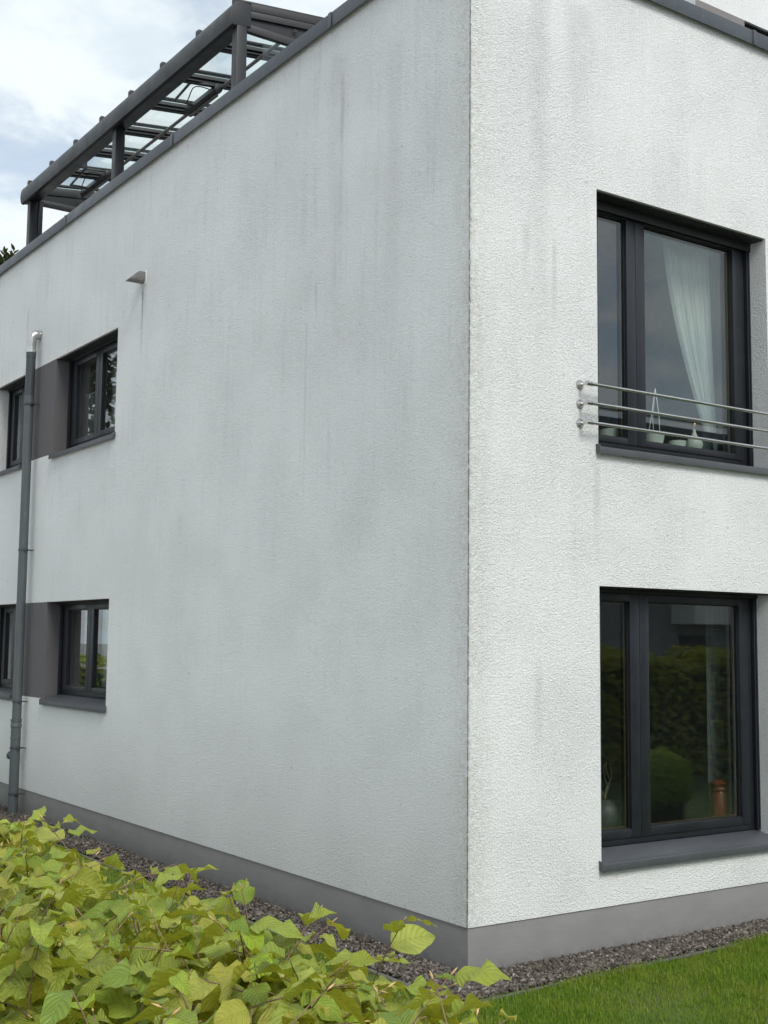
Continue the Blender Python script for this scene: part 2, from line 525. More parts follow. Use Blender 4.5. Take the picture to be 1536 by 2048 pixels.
g = MB()
g.quad((-1.5, -9.0, -0.026), (12, -9.0, -0.026), (12, 14, -0.026), (-1.5, 14, -0.026))
tag(g.build('lawn_ground', 'turf'), kind='structure')
g = MB()
g.quad((-3.7, -9.0, -0.025), (-1.501, -9.0, -0.025), (-1.501, 14, -0.025), (-3.7, 14, -0.025))  # unseen pale strip, added to bounce light onto the foot of the side wall
MT['bounce_pale'] = simple('pale_bounce_surface', (0.54, 0.535, 0.515), 0.9, var=0.15, vscale=3, bump=0.002, bscale=80)
tag(g.build('bounce_strip', 'bounce_pale'), kind='structure')
# strip of earth under the gravel round the house
g = MB()
GW = 0.40
g.prism([(0.02, 0.02), (0.02, 14), (-GW, 14), (-GW, -GW), (10, -GW + 0.06), (10, 0.02)], lambda p, t: (p[0], p[1], t), -0.06, -0.020)
tag(g.build('gravel_bed', 'soil'), kind='structure')

# ------------------------------------------------------------------ house
ZP, ZC = 0.286, 7.07
house = empty('house', (0, 0, 0), 'white rough-plastered modern house with grey base, anthracite windows and flat roof', 'house')
HY, HX = 14.0, 10.0
ZT1, ZT2 = 2.510, 5.415                       # lintel heights
LW = dict(y0=6.06, y1=7.945, y2=9.07, y3=10.21)
openR = [(1.177, 3.081, 0.552, 2.499), (1.177, 3.081, 3.462, 5.399)]
openL = [(LW['y0'], LW['y1'], 1.338, ZT1), (LW['y0'], LW['y1'], 4.230, ZT2 + 0.012),
         (LW['y2'], LW['y3'], 1.338, ZT1), (LW['y2'], LW['y3'], 4.230, ZT2 + 0.012)]
REV = 0.195


def wall_cells(mb, fn, ubr, zbr, holes):
    for i in range(len(ubr) - 1):
        for j in range(len(zbr) - 1):
            uc, zc = (ubr[i] + ubr[i + 1]) / 2, (zbr[j] + zbr[j + 1]) / 2
            if any(h[0] < uc < h[1] and h[2] < zc < h[3] for h in holes):
                continue
            mb.quad(fn(ubr[i], 0, zbr[j]), fn(ubr[i + 1], 0, zbr[j]), fn(ubr[i + 1], 0, zbr[j + 1]), fn(ubr[i], 0, zbr[j + 1]))


def reveals(mb, fn, h, sides='lrt'):
    u0, u1, z0, z1 = h
    D = REV + 0.09
    if 'l' in sides:
        mb.quad(fn(u0, 0, z0), fn(u0, D, z0), fn(u0, D, z1), fn(u0, 0, z1))
    if 'r' in sides:
        mb.quad(fn(u1, 0, z0), fn(u1, D, z0), fn(u1, D, z1), fn(u1, 0, z1))
    if 't' in sides:
        mb.quad(fn(u0, 0, z1), fn(u1, 0, z1), fn(u1, D, z1), fn(u0, D, z1))
    if 'b' in sides:
        mb.quad(fn(u0, 0, z0), fn(u1, 0, z0), fn(u1, D, z0), fn(u0, D, z0))


fR = lambda u, d, z: (u, d, z)
fL = lambda u, d, z: (d, u, z)
CS = 0.03                                     # corner strip width
# south facing wall (right in the photo)
mb = MB()
holesR = [tuple(h) for h in openR]
wall_cells(mb, fR, [CS, 1.177, 3.081, HX], sorted({ZP, ZC} | {z for h in openR for z in h[2:]}), holesR)
for h in openR:
    reveals(mb, fR, h, 'lrtb')
mb.quad((CS, 0, ZP), (HX, 0, ZP), (HX, 0.03, ZP), (CS, 0.03, ZP))
mb.build('wall', 'stucco', house, recalc=False)
# side wall (left in the photo)
mb = MB()
bands = [(LW['y1'], LW['y2'], 1.385, ZT1), (LW['y1'], LW['y2'], 4.275, ZT2 + 0.012)]
wall_cells(mb, fL, [CS, LW['y0'], LW['y1'], LW['y2'], LW['y3'], HY], sorted({ZP, ZC} | {z for h in openL + bands for z in h[2:]}), openL + bands)
for k, h in enumerate(openL):
    reveals(mb, fL, h, 'ltb' if k < 2 else 'rtb')
mb.quad((0, CS, ZP), (0, HY, ZP), (0.03, HY, ZP), (0.03, CS, ZP))
mb.build('wall', 'stucco', house, recalc=False)
# uneven plaster arris between the two walls
mb = MB()
nz = 600
zs = np.linspace(ZP, ZC, nz + 1)
jit = np.convolve(rng.normal(0, 1, nz + 3), [0.4, 0.8, 0.4], 'valid')[:, None] * np.array([[0.0017, 0.0011]])
ja = np.cumsum(rng.normal(0, 1, nz + 1)) * 0.00012
ja -= np.linspace(ja[0], ja[-1], nz + 1)
for k in range(nz + 1):
    a, b = jit[k]
    mb.v += [(0.0, CS, zs[k]), (0.0, 0.012, zs[k]), (0.001 + a + ja[k], 0.001 + b + ja[k], zs[k]),
             (0.012, 0.0, zs[k]), (CS, 0.0, zs[k])]
for k in range(nz):
    for j in range(4):
        i = k * 5 + j
        mb.f.append((i, i + 1, i + 6, i + 5))
        mb.m.append(0)
mb.build('corner_arris', 'stucco', house, recalc=False)
# grey painted fields between the side windows, with the grey window cheek
for h, wo_ in zip(bands, openL[:2]):
    mb = MB()
    mb.quad(fL(h[0], 0, h[2]), fL(h[1], 0, h[2]), fL(h[1], 0, h[3]), fL(h[0], 0, h[3]))
    D = REV + 0.09
    mb.quad(fL(h[0], 0, h[2]), fL(h[0], D, h[2]), fL(h[0], D, h[3]), fL(h[0], 0, h[3]))
    mb.quad(fL(h[1], 0, h[2]), fL(h[1], D, h[2]), fL(h[1], D, h[3]), fL(h[1], 0, h[3]))
    o = mb.build('painted_field', 'band', house, recalc=False)
    o['label'] = 'grey painted plaster field between two side windows'
# plinth
mb = MB()
mb.prism([(0.008, 0.008), (0.008, HY), (0.3, HY), (0.3, 0.3), (HX, 0.3), (HX, 0.008)], lambda p, t: (p[0], p[1], t), -0.15, ZP)
mb.build('plinth', 'plinth', house, bevel=0.004)
# closed back of the building, terrace deck and parapet
mb = MB()
mb.quad((HX, 0, 0), (HX, HY, 0), (HX, HY, 7.05), (HX, 0, 7.05))
mb.quad((0, HY, 0), (HX, HY, 0), (HX, HY, 7.05), (0, HY, 7.05))
mb.build('rear_wall', 'stucco_plain', house)
mb = MB()
mb.box(0.002, HX - 0.002, 0.302, HY - 0.002, 6.1, 6.3)
mb.build('terrace_deck', 'roof', house)
mb = MB()
mb.box(0.01, 0.36, 0.01, HY, 6.302, 7.075)
mb.box(0.361, HX, 0.01, 0.36, 6.302, 7.075)
mb.build('parapet', 'stucco_plain', house)
# metal coping in three metre lengths
prof = [(-0.045, 7.000), (-0.048, 7.118), (0.40, 7.098), (0.40, 7.02), (0.392, 7.02), (0.392, 7.088), (-0.037, 7.107), (-0.035, 7.000)]
cuts = [None, 1.766, 4.735, 7.71, 10.7, HY]
for a, b in zip(cuts[:-1], cuts[1:]):
    mb = MB()
    s0 = (lambda p: p[0] + 0.001) if a is None else a + 0.003
    mb.prism(prof, lambda p, t: (p[0], t, p[1]), s0, b)
    if a is not None:                          # standing lap seam over the joint
        mb.box(-0.053, -0.0485, a - 0.035, a + 0.012, 6.998, 7.123)
    mb.build('coping', 'coping', house, bevel=0.0025)
for a, b in ((None, 2.95), (2.95, 5.95), (5.95, HX)):
    mb = MB()
    s0 = (lambda p: p[0] + 0.001) if a is None else a + 0.003
    mb.prism(prof, lambda p, t: (t, p[0], p[1]), s0, b)
    if a is not None:
        mb.box(a - 0.03, a + 0.01, -0.053, -0.0485, 6.998, 7.123)
    mb.build('coping', 'coping', house, bevel=0.0025)


# ---- windows
def make_window(fn, h, mid, zsill, room=True, box_h=0.0, glass='glass', sill=True, lift=0.066, board=None):
    """fn(u, depth, z); h opening; mid = u of the meeting stiles"""
    u0, u1, z0, z1 = h

    def bx(mb, a0, a1, d0, d1, b0, b1, mi=0):
        p, q = fn(a0, d0, b0), fn(a1, d1, b1)
        mb.box(min(p[0], q[0]), max(p[0], q[0]), min(p[1], q[1]), max(p[1], q[1]), min(p[2], q[2]), max(p[2], q[2]), mi)
    fz0 = zsill + lift
    F0, F1 = REV, REV + 0.085
    mb = MB()
    side, top, bot = 0.105, 0.045, 0.058 if lift > 0.06 else 0.05
    bx(mb, u0 + 0.001, u0 + side, F0, F1, fz0, z1 - 0.001)
    bx(mb, u1 - side, u1 - 0.001, F0, F1, fz0, z1 - 0.001)
    bx(mb, u0 + side, u1 - side, F0, F1, z1 - top, z1 - 0.001)
    bx(mb, u0 + side, u1 - side, F0, F1, fz0, fz0 + bot)
    win = mb.build('window', 'frame', house, bevel=0.004)
    # roller shutter guide rails
    for a in (u0 + 0.002, u1 - 0.042):
        mb = MB()
        bx(mb, a, a + 0.016, F0 - 0.034, F0 - 0.001, fz0, z1 - 0.012)
        bx(mb, a + 0.024, a + 0.040, F0 - 0.034, F0 - 0.001, fz0, z1 - 0.012)
        mb.build('guide_rail', 'frame', win, bevel=0.002)
    if box_h:
        mb = MB()
        bx(mb, u0 + 0.002, u1 - 0.002, 0.150, F0 - 0.036, z1 - box_h, z1 - 0.010)
        bx(mb, u0 + 0.002, u1 - 0.002, 0.026, F0 - 0.036, z1 - 0.0095, z1 - 0.002)
        mb.build('shutter_box', 'rubber', win, bevel=0.001)
    for a, b in ((u0 + side - 0.012, mid - 0.001), (mid + 0.001, u1 - side + 0.012)):
        st, sb = 0.098, 0.062 if lift > 0.06 else 0.05
        S0, S1 = F0 - 0.012, F1 + 0.01
        zb, zt = fz0 + bot - 0.012, z1 - top + 0.012
        mb = MB()
        bx(mb, a, a + st, S0, S1, zb, zt)
        bx(mb, b - st, b, S0, S1, zb, zt)
        bx(mb, a + st, b - st, S0, S1, zb, zb + sb)
        bx(mb, a + st, b - st, S0, S1, zt - sb, zt)
        s = mb.build('sash', 'frame', win, bevel=0.006)
        # glazing bead step, seal and spacer are sub-pieces of the pane
        mb = MB()
        pd = S0 + 0.030
        bx(mb, a + st - 0.004, b - st + 0.004, pd, pd + 0.024, zb + sb - 0.004, zt - sb + 0.004)
        pane = mb.build('pane', glass, win)
        mb = MB()
        e = 0.013
        A0, A1, B0, B1 = a + st, b - st, zb + sb, zt - sb
        for q in ((A0, A0 + e, B0, B1), (A1 - e, A1, B0, B1), (A0 + e, A1 - e, B0, B0 + e), (A0 + e, A1 - e, B1 - e, B1)):
            bx(mb, q[0], q[1], pd + 0.026, pd + 0.036, q[2], q[3])
        mb.build('glazing_spacer', 'spacer', win)
        mb = MB()
        e = 0.007
        for q in ((A0, A0 + e, B0, B1), (A1 - e, A1, B0, B1), (A0 + e, A1 - e, B0, B0 + e), (A0 + e, A1 - e, B1 - e, B1)):
            bx(mb, q[0], q[1], pd - 0.004, pd - 0.001, q[2], q[3])
        mb.build('glazing_seal', 'rubber', win)
    if sill:
        zf = zsill
        mb = MB()
        mb.prism([(-0.002, zf + 0.006), (REV - 0.002, zf + lift - 0.004), (REV - 0.002, zf + lift - 0.026), (-0.002, zf - 0.012)],
                 lambda p, t: fn(t, p[0], p[1]), u0 + 0.002, u1 - 0.002)
        mb.prism([(-0.040, zf - 0.006), (-0.0025, zf + 0.0058), (-0.0025, zf - 0.004), (-0.032, zf - 0.014), (-0.032, zf - 0.054), (-0.040, zf - 0.054)],
                 lambda p, t: fn(t, p[0], p[1]), u0 - 0.017, u1 + 0.017)
        s = mb.build('sill', 'sill', win, bevel=0.002)
        for a, b in ((u0 - 0.026, u0 - 0.0175), (u1 + 0.0175, u1 + 0.026)):
            mb = MB()
            mb.prism([(-0.043, zf + 0.010), (-0.001, zf + 0.020), (-0.001, zf - 0.03), (-0.032, zf - 0.057), (-0.043, zf - 0.057)],
                     lambda p, t: fn(t, p[0], p[1]), a, b)
            mb.build('sill_end_cap', 'sill', win, bevel=0.002)
    if room:
        D0, D1 = F1 + 0.012, 3.6
        a, b, c, d = u0 - 0.6, u1 + 0.6, z0 - 0.35, z1 + 0.16
        mb = MB()
        mb.quad(fn(a, D1, c), fn(b, D1, c), fn(b, D1, d), fn(a, D1, d))
        mb.quad(fn(a, D0, c), fn(a, D1, c), fn(a, D1, d), fn(a, D0, d))
        mb.quad(fn(b, D0, c), fn(b, D1, c), fn(b, D1, d), fn(b, D0, d))
        mb.quad(fn(a, D0, d), fn(b, D0, d), fn(b, D1, d), fn(a, D1, d))
        mb.quad(fn(a, D0, c), fn(b, D0, c), fn(b, D1, c), fn(a, D1, c), 1)
        # inner face of the outside wall round the opening, and the inner window board
        for q in ((a, u0, c, d), (u1, b, c, d), (u0, u1, z1, d), (u0, u1, c, fz0 + 0.03)):
            mb.quad(fn(q[0], D0, q[2]), fn(q[1], D0, q[2]), fn(q[1], D0, q[3]), fn(q[0], D0, q[3]))
        r = mb.build('room', ['room', 'roomdark'], house, recalc=False)
        mb = MB()
        bx(mb, u0 - 0.05, u1 + 0.05, D0 + 0.002, D0 + 0.24, (board or fz0 + 0.056) - 0.024, board or fz0 + 0.056)
        mb.build('window_board', 'ceramic', win, bevel=0.004)
    return win


w_lo = make_window(fR, openR[0], 1.765, 0.583, box_h=0.035)
w_lo['label'] = 'tall anthracite ground floor window with wide grey sill facing the lawn'
w_up = make_window(fR, openR[1], 1.765, 3.494, box_h=0.075, lift=0.046, board=3.655)
w_up['label'] = 'tall anthracite upper window behind the steel rails'
lw = []
for k, h in enumerate(openL):
    mid = 7.035 if k < 2 else 9.64
    zs_ = 1.370 if h[3] < 3 else 4.262
    o = make_window(fL, h, mid, zs_, box_h=0.03)
    o['label'] = ['lower side window right of the drainpipe', 'upper side window right of the drainpipe',
                  'lower side window cut by the photo edge', 'upper side window cut by the photo edge'][k]
    lw.append(o)

# ---- penthouse set back on the roof
PX, PY, PZ = 3.9, 1.4, 9.35
ph = [(4.625, 6.6, 7.15, 8.338)]
fP = lambda u, d, z: (u, PY + d, z)
mb = MB()
wall_cells(mb, fP, [PX, 4.625, 6.6, HX], [6.3, 7.15, 8.338, PZ], ph + [(PX, 4.625, 7.15, 8.338)])
mb.quad((PX, PY, 6.3), (PX, HY, 6.3), (PX, HY, PZ), (PX, PY, PZ))
mb.quad((PX, PY, PZ), (HX, PY, PZ), (HX, HY, PZ), (PX, HY, PZ))
reveals(mb, fP, ph[0], 'rtb')
mb.build('penthouse_wall', 'stucco_plain', house, recalc=False)
mb = MB()
mb.quad(fP(PX, 0, 7.15), fP(4.625, 0, 7.15), fP(4.625, 0, 8.338), fP(PX, 0, 8.338))
mb.quad(fP(4.625, 0, 7.15), fP(4.625, 0.285, 7.15), fP(4.625, 0.285, 8.338), fP(4.625, 0, 8.338))
o = mb.build('painted_field', 'band_light', house, recalc=False)
o['label'] = 'light grey painted field beside the penthouse window'
wp = make_window(fP, ph[0], 5.6, 7.135, box_h=0.1)
wp['label'] = 'dark penthouse window behind the roof edge'
mb = MB()
mb.prism([(-0.04, PZ - 0.02), (-0.04, PZ + 0.12), (0.3, PZ + 0.10), (0.3, PZ - 0.02)], lambda p, t: (t, PY + p[0], p[1]), PX - 0.04, HX)
mb.prism([(-0.04, PZ - 0.02), (-0.04, PZ + 0.119), (0.3, PZ + 0.099), (0.3, PZ - 0.02)], lambda p, t: (PX + p[0], t, p[1]), PY + 0.301, HY)
mb.build('penthouse_coping', 'coping', house, bevel=0.003)

# ------------------------------------------------------------------ glass roofed canopy on the terrace
canopy = empty('terrace_canopy', (0.35, 7.3, 6.3), 'anthracite aluminium terrace canopy with glass roof behind the roof edge', 'canopy')
Y0, Y1 = 4.135, 10.46
gp = [(0.50, 8.205), (0.50, 8.165), (0.345, 8.150), (0.340, 8.138), (0.302, 8.146), (0.290, 8.185), (0.285, 8.235), (0.289, 8.29), (0.303, 8.34), (0.330, 8.378), (0.37, 8.392), (0.50, 8.392)]
mb = MB()
mb.prism(gp, lambda p, t: (p[0], t, p[1]), Y0 + 0.012, Y1 - 0.012)
mb.build('gutter_beam', 'perg', canopy, smooth='auto')
for a, b in ((Y0, Y0 + 0.011), (Y1 - 0.011, Y1)):
    mb = MB()
    mb.prism([((p[0] - 0.39) * 1.03 + 0.39, (p[1] - 8.27) * 1.04 + 8.27) for p in gp], lambda p, t: (p[0], t, p[1]), a, b)
    mb.build('gutter_end_cap', 'perg', canopy, bevel=0.0015)
for y0, y1, x1 in ((4.137, 4.245, 0.460), (7.19, 7.30, 0.462), (10.235, 10.345, 0.462)):
    mb = MB()
    mb.box(0.352, x1, y0, y1, 6.302, 8.165)
    mb.build('post', 'perg', canopy, bevel=0.006)
    mb = MB()
    mb.box(x1 + 0.001, x1 + 0.014, y0 + 0.02, y1 - 0.02, 6.302, 8.16)
    mb.build('post_channel', 'perg', canopy, bevel=0.002)
mb = MB()
mb.box(0.476, 0.540, 10.24, 10.34, 6.302, 8.13)
mb.build('side_frame_post', 'perg', canopy, bevel=0.004)
SL = 0.113
RX0, RX1 = 0.40, 3.885
rys = [4.205, 5.00, 5.895, 6.77, 7.655, 8.53, 9.41, 10.29]
rz = lambda x: 8.262 + SL * (x - 0.40)


def sloped(mb, y0, y1, dz0, dz1, x0=RX0, x1=RX1):
    mb.prism([(x0, rz(x0) + dz0), (x1, rz(x1) + dz0), (x1, rz(x1) + dz1), (x0, rz(x0) + dz1)], lambda p, t: (p[0], t, p[1]), y0, y1)


for k, y in enumerate(rys):
    hw = 0.030
    if k == 0:
        y = 4.185
    mb = MB()
    sloped(mb, y - hw * 0.8, y + hw * 0.8, 0.0, 0.112, x0=0.502)
    r = mb.build('rafter', 'perg', canopy, bevel=0.004)
    for d0, d1, ww in () if k in (0, 7) else ((0.020, 0.034, 0.040), (0.060, 0.072, 0.046)):
        mb = MB()
        sloped(mb, y - ww, y - hw * 0.8 - 0.0005, d0, d1, x0=0.502)
        sloped(mb, y + hw * 0.8 + 0.0005, y + ww, d0, d1, x0=0.502)
        mb.build('rafter_flange', 'perg', r, bevel=0.002)
    mb = MB()
    sloped(mb, y - 0.033, y + 0.033, 0.140, 0.166, x0=0.375)
    gb = mb.build('glazing_bar', 'perg', canopy, bevel=0.005)
    mb = MB()
    mb.box(0.328, 0.3745, y - 0.036, y + 0.036, 8.372, 8.436)
    mb.build('bar_end_cap', 'perg', gb, bevel=0.006)
for a, b in zip(rys[:-1], rys[1:]):
    mb = MB()
    sloped(mb, a + 0.004, b - 0.004, 0.120, 0.132, x0=0.44)
    mb.build('roof_pane', 'roofglass', canopy)
# horizontal side beams with the wedge shaped infill above them
for y0, y1 in ((4.150, 4.205), (10.27, 10.33)):
    mb = MB()
    mb.box(0.47, RX1, y0, y1, 8.118, 8.196)
    mb.build('side_beam', 'perg', canopy, bevel=0.004)
    mb = MB()
    mb.prism([(0.502, 8.199), (RX1, 8.199), (RX1, rz(RX1) - 0.003), (0.502, rz(0.502) - 0.003)], lambda p, t: (p[0], t, p[1]), y0 + 0.012, y1 - 0.012)
    mb.build('wedge_panel', 'perg', canopy)
for ya_, yb_, yc_ in ((4.1355, 4.148, 4.141), (10.345, 10.332, 10.340)):
    for d0, d1 in ((0.062, 0.138), (-0.012, 0.056)):
        mb = MB()
        sloped(mb, min(ya_, yb_), max(ya_, yb_), d0, d1, x0=0.505)
        mb.build('side_plate', 'perg', canopy, bevel=0.002)
mb = MB()
mb.box(1.00, 1.035, 4.126, 4.136, 8.255, 8.285)
mb.build('lock_block', 'black', canopy, bevel=0.003)
for y, xa in ((4.178, 0.664), (10.30, 1.02)):
    mb = MB()
    mb.box(xa, xa + 1.0, y - 0.005, y + 0.005, 6.40, 8.117)
    mb.build('side_pane', 'roofglass', canopy)
mb = MB()
mb.tube([(1.045, 4.26, 8.312), (1.045, 7.0, 8.312), (1.045, 10.2, 8.312)], 0.020, 12)
mb.build('support_tube', 'galv', canopy, smooth='auto')

# patio heaters hung from the support tube
for k, (ya, yb, lab) in enumerate(((5.80, 6.60, 'black patio heater under the canopy roof beside the nearest post'),
                                   (9.00, 9.92, 'black patio heater under the canopy roof near its far end'))):
    ht = empty('patio_heater', (1.0, (ya + yb) / 2, 8.12), lab, 'patio heater', 'heaters under the terrace canopy')
    c = Vector((0.99, 0, 8.290))
    mb = MB()
    mb.prism([(0.955, 8.320), (1.03, 8.347), (1.05, 8.285), (1.035, 8.250), (0.975, 8.230), (0.945, 8.260)], lambda p, t: (p[0], t, p[1]), ya, yb)
    b = mb.build('heater_body', 'black', ht, bevel=0.006)
    mb = MB()
    mb.box(0.985, 1.02, ya + 0.05, yb - 0.05, 8.213, 8.228)
    mb.build('heating_element', 'galv', ht, bevel=0.003)
    mb = MB()
    yc0, yc1 = ya + 0.10, yb - 0.18
    for p in ([(0.97, yc1, 8.310), (0.745, yc1, 8.300)], [(0.745, yc1 + 0.014, 8.300), (0.700, yc0, 8.318)], [(0.700, yc0, 8.318), (0.97, yc0 - 0.06, 8.320)]):
        mb.tube(p, 0.016, 4)
    mb.build('bracket', 'black', ht, bevel=0.002)
    mb = MB()
    mb.box(0.690, 0.722, yc0 - 0.02, yc0 + 0.03, 8.300, 8.405)
    mb.build('hanger', 'black', ht, bevel=0.003)
    mb = MB()
    pts = []
    for i in range(25):
        s_ = i / 24
        pts.append((0.97 - 0.16 * math.sin(s_ * math.pi) - 0.02 * math.sin(s_ * 9), yc0 + 0.06 + (yc1 - yc0 - 0.05) * s_, 8.320 + 0.05 * math.sin(s_ * math.pi * 2.0) - 0.02 * s_))
    mb.tube(pts, 0.0065, 6)
    mb.build('cable', 'black', ht, smooth=True)

# ------------------------------------------------------------------ drainpipe on the side wall
PYC, PXC = 8.56, -0.105
pipe = empty('drainpipe', (PXC, PYC, 0.0), 'grey drainpipe with shiny steel elbow on the side wall', 'drainpipe')
mb = MB()
arc = [(0.02, PYC, 5.835), (-0.03, PYC, 5.835)]
for i in range(9):
    a = math.pi / 2 * i / 8
    arc.append((PXC + 0.075 - 0.075 * math.sin(a), PYC, 5.835 - 0.075 + 0.075 * math.cos(a)))
arc += [(PXC, PYC, 5.70), (PXC, PYC, 5.615)]
mb.tube(arc, 0.0575, 20)
e = mb.build('elbow', 'steel', pipe, smooth='auto')
for z0, z1, r in ((5.735, 5.75, 0.0625), (5.70, 5.712, 0.061), (5.60, 5.635, 0.0635)):
    mb = MB()
    mb.lathe((PXC, PYC, 0), [(0.056, z0), (r, z0), (r, z1), (0.056, z1)], 24)
    mb.build('elbow_collar', 'steel', e, smooth='auto')
mb = MB()
mb.tube([(-0.012, PYC, 5.835), (-0.002, PYC, 5.835)], 0.068, 24)
mb.build('wall_collar', 'steel', e, smooth='auto')
mb = MB()
mb.tube([(PXC, PYC, 5.614), (PXC, PYC, 4.97)], 0.0575, 24)
mb.lathe((PXC, PYC, 0), [(0.0576, 5.53), (0.0605, 5.533), (0.0605, 5.60), (0.0576, 5.602)], 24)
mb.build('upper_pipe', 'pipe_dark', pipe, smooth='auto')
mb = MB()
mb.tube([(PXC, PYC, 5.03), (PXC, PYC, 2.8), (PXC + 0.002, PYC, 1.08)], 0.0545, 24)
mb.lathe((PXC, PYC, 0), [(0.0577, 4.96), (0.0603, 4.962), (0.0603, 5.05), (0.0577, 5.052)], 24)
mb.build('middle_pipe', 'pipe', pipe, smooth='auto')
mb = MB()
mb.tube([(PXC, PYC, 1.10), (PXC, PYC, -0.05)], 0.0585, 24)
mb.lathe((PXC, PYC, 0), [(0.0586, 1.02), (0.066, 1.022), (0.066, 1.05), (0.062, 1.058), (0.062, 1.085), (0.066, 1.09), (0.066, 1.115), (0.0546, 1.118)], 24)
mb.lathe((PXC, PYC, 0), [(0.0586, 0.875), (0.0625, 0.877), (0.0625, 0.90), (0.0586, 0.902)], 24)
mb.build('stand_pipe', 'pipe', pipe, smooth='auto')
mb = MB()
mb.tube([(PXC, PYC + 0.03, 0.665), (PXC - 0.02, PYC + 0.11, 0.68)], 0.043, 18)
mb.tube([(PXC - 0.0165, PYC + 0.10, 0.678), (PXC - 0.0205, PYC + 0.118, 0.681)], 0.050, 18)
mb.build('branch_stub', 'pipe', pipe, smooth='auto')
for z in (4.955, 3.150, 1.325, 0.775, 0.235):
    mb = MB()
    rr = 0.056 if z > 1.2 else 0.060
    if z > 4.9:
        rr = 0.0612
    mb.lathe((PXC, PYC, z), [(rr, -0.011), (rr + 0.004, -0.011), (rr + 0.004, 0.011), (rr, 0.011)], 24)
    mb.box(PXC - 0.008, PXC + 0.008, PYC - rr - 0.026, PYC - rr - 0.002, z - 0.011, z + 0.011)
    mb.tube([(PXC + rr, PYC, z), (0.012, PYC, z)], 0.006, 8)
    mb.tube([(PXC, PYC - rr - 0.016, z), (PXC + 0.05, PYC - rr - 0.02, z), (0.006, PYC - rr - 0.02, z)], 0.0055, 6)
    mb.build('pipe_clamp', 'pipe_dark', pipe, smooth='auto')

# ------------------------------------------------------------------ roof water spout
sp = empty('roof_spout', (0, 5.42, 5.75), 'small weathered metal water spout sticking out high on the side wall', 'spout')
mb = MB()
yc, hw, zb, zt = 5.42, 0.055, 5.752, 5.862
sec = []
for i in range(13):
    a = math.pi * i / 12
    sec.append((-hw * math.cos(a), (zb + 0.05) - 0.05 * math.sin(a)))
sec = [(-hw, zt)] + sec + [(hw, zt)]
n = len(sec)
base = len(mb.v)
for inset in (0.0, 0.004):
    for q, z in sec:
        k = (z - zb) / (zt - zb)
        fx = -0.195 + 0.125 * k                  # slanted cut: the floor reaches further than the top
        qq = q * (1 - inset / hw)
        zz = z + inset
        mb.v += [(0.01, yc + qq, zz), (fx, yc + qq, zz)]
for i in range(n - 1):
    a = base + 2 * i
    mb.f.append((a, a + 1, a + 3, a + 2))
    b = base + 2 * n + 2 * i
    mb.f.append((b, b + 2, b + 3, b + 1))
    mb.f.append((a + 1, b + 1, b + 3, a + 3))
    mb.m += [0, 0, 0]
mb.build('spout_channel', 'galv', sp)
mb = MB()
mb.box(-0.072, 0.01, yc - hw, yc + hw, zt + 0.0005, zt + 0.006)
mb.build('spout_cover', 'galv', sp)
mb = MB()
mb.box(-0.006, 0.002, yc - hw - 0.018, yc + hw + 0.018, zb - 0.02, zt + 0.022)
mb.build('wall_plate', 'house_white', sp, bevel=0.002)

# ------------------------------------------------------------------ steel guard rails before the upper window
rail = empty('guard_rail', (2.13, -0.08, 3.6), 'three stainless steel guard rails across the upper window', 'guard rail')
for z in (3.918, 3.780, 3.641):
    mb = MB()
    mb.tube([(1.03, -0.082, z), (2.1, -0.082, z), (3.232, -0.082, z)], 0.0125, 16)
    mb.build('rail', 'steel', rail, smooth='auto')
    for x, s in ((0.998, 1), (3.262, -1)):
        mb = MB()
        mb.tube([(x, -0.0005, z + 0.002), (x, -0.006, z + 0.002)], 0.034, 22)
        mb.tube([(x, -0.006, z + 0.002), (x, -0.016, z + 0.002), (x, -0.03, z + 0.002)], [0.029, 0.023, 0.014], 22)
        mb.tube([(x, -0.02, z), (x, -0.085, z)], 0.009, 14)
        b = mb.build('rail_bracket', 'steel', rail, smooth='auto')
        mb = MB()
        mb.tube([(x - 0.016 * s, -0.082, z), (x + 0.022 * s, -0.082, z)], 0.0165, 16)
        mb.tube([(x + 0.028 * s, -0.082, z), (x + 0.048 * s, -0.082, z)], 0.0160, 16)
        mb.build('rail_socket', 'steel', b, smooth='auto')


# ------------------------------------------------------------------ things inside the windows
def cloth(name, mat, path_top, path_bot, z0, z1, label, cat='curtain', amp=0.02, waves=16, nz=24, nu=120, group=None, sag=None):
    """hanging cloth: path functions s->(x,y) at the top and bottom, blended downwards"""
    v, f = [], []
    for j in range(nz + 1):
        tz = j / nz
        for i in range(nu + 1):
            s = i / nu
            a, b = path_top(s), path_bot(s)
            k = sag(tz) if sag else tz
            x, y = a[0] + (b[0] - a[0]) * k, a[1] + (b[1] - a[1]) * k
            ww = amp * math.sin(s * waves * 2 * math.pi + 1.5 * math.sin(s * 11)) * (0.6 + 0.4 * math.sin(s * 23 + 1))
            v.append((x, y, z1 + (z0 - z1) * tz, ww))
    out = []
    for (x, y, z, ww) in v:
        out.append((x, y, z, ww))
    mb = MB()
    d = Vector((path_top(1)[0] - path_top(0)[0], path_top(1)[1] - path_top(0)[1], 0)).normalized()
    nrm = Vector((-d.y, d.x, 0))
    mb.v = [(x + nrm.x * ww, y + nrm.y * ww, z) for x, y, z, ww in out]
    for j in range(nz):
        for i in range(nu):
            a = j * (nu + 1) + i
            mb.f.append((a, a + 1, a + nu + 2, a + nu + 1))
            mb.m.append(0)
    o = mb.build(name, mat, None, smooth=True, recalc=False)
    return tag(o, label, cat, group)


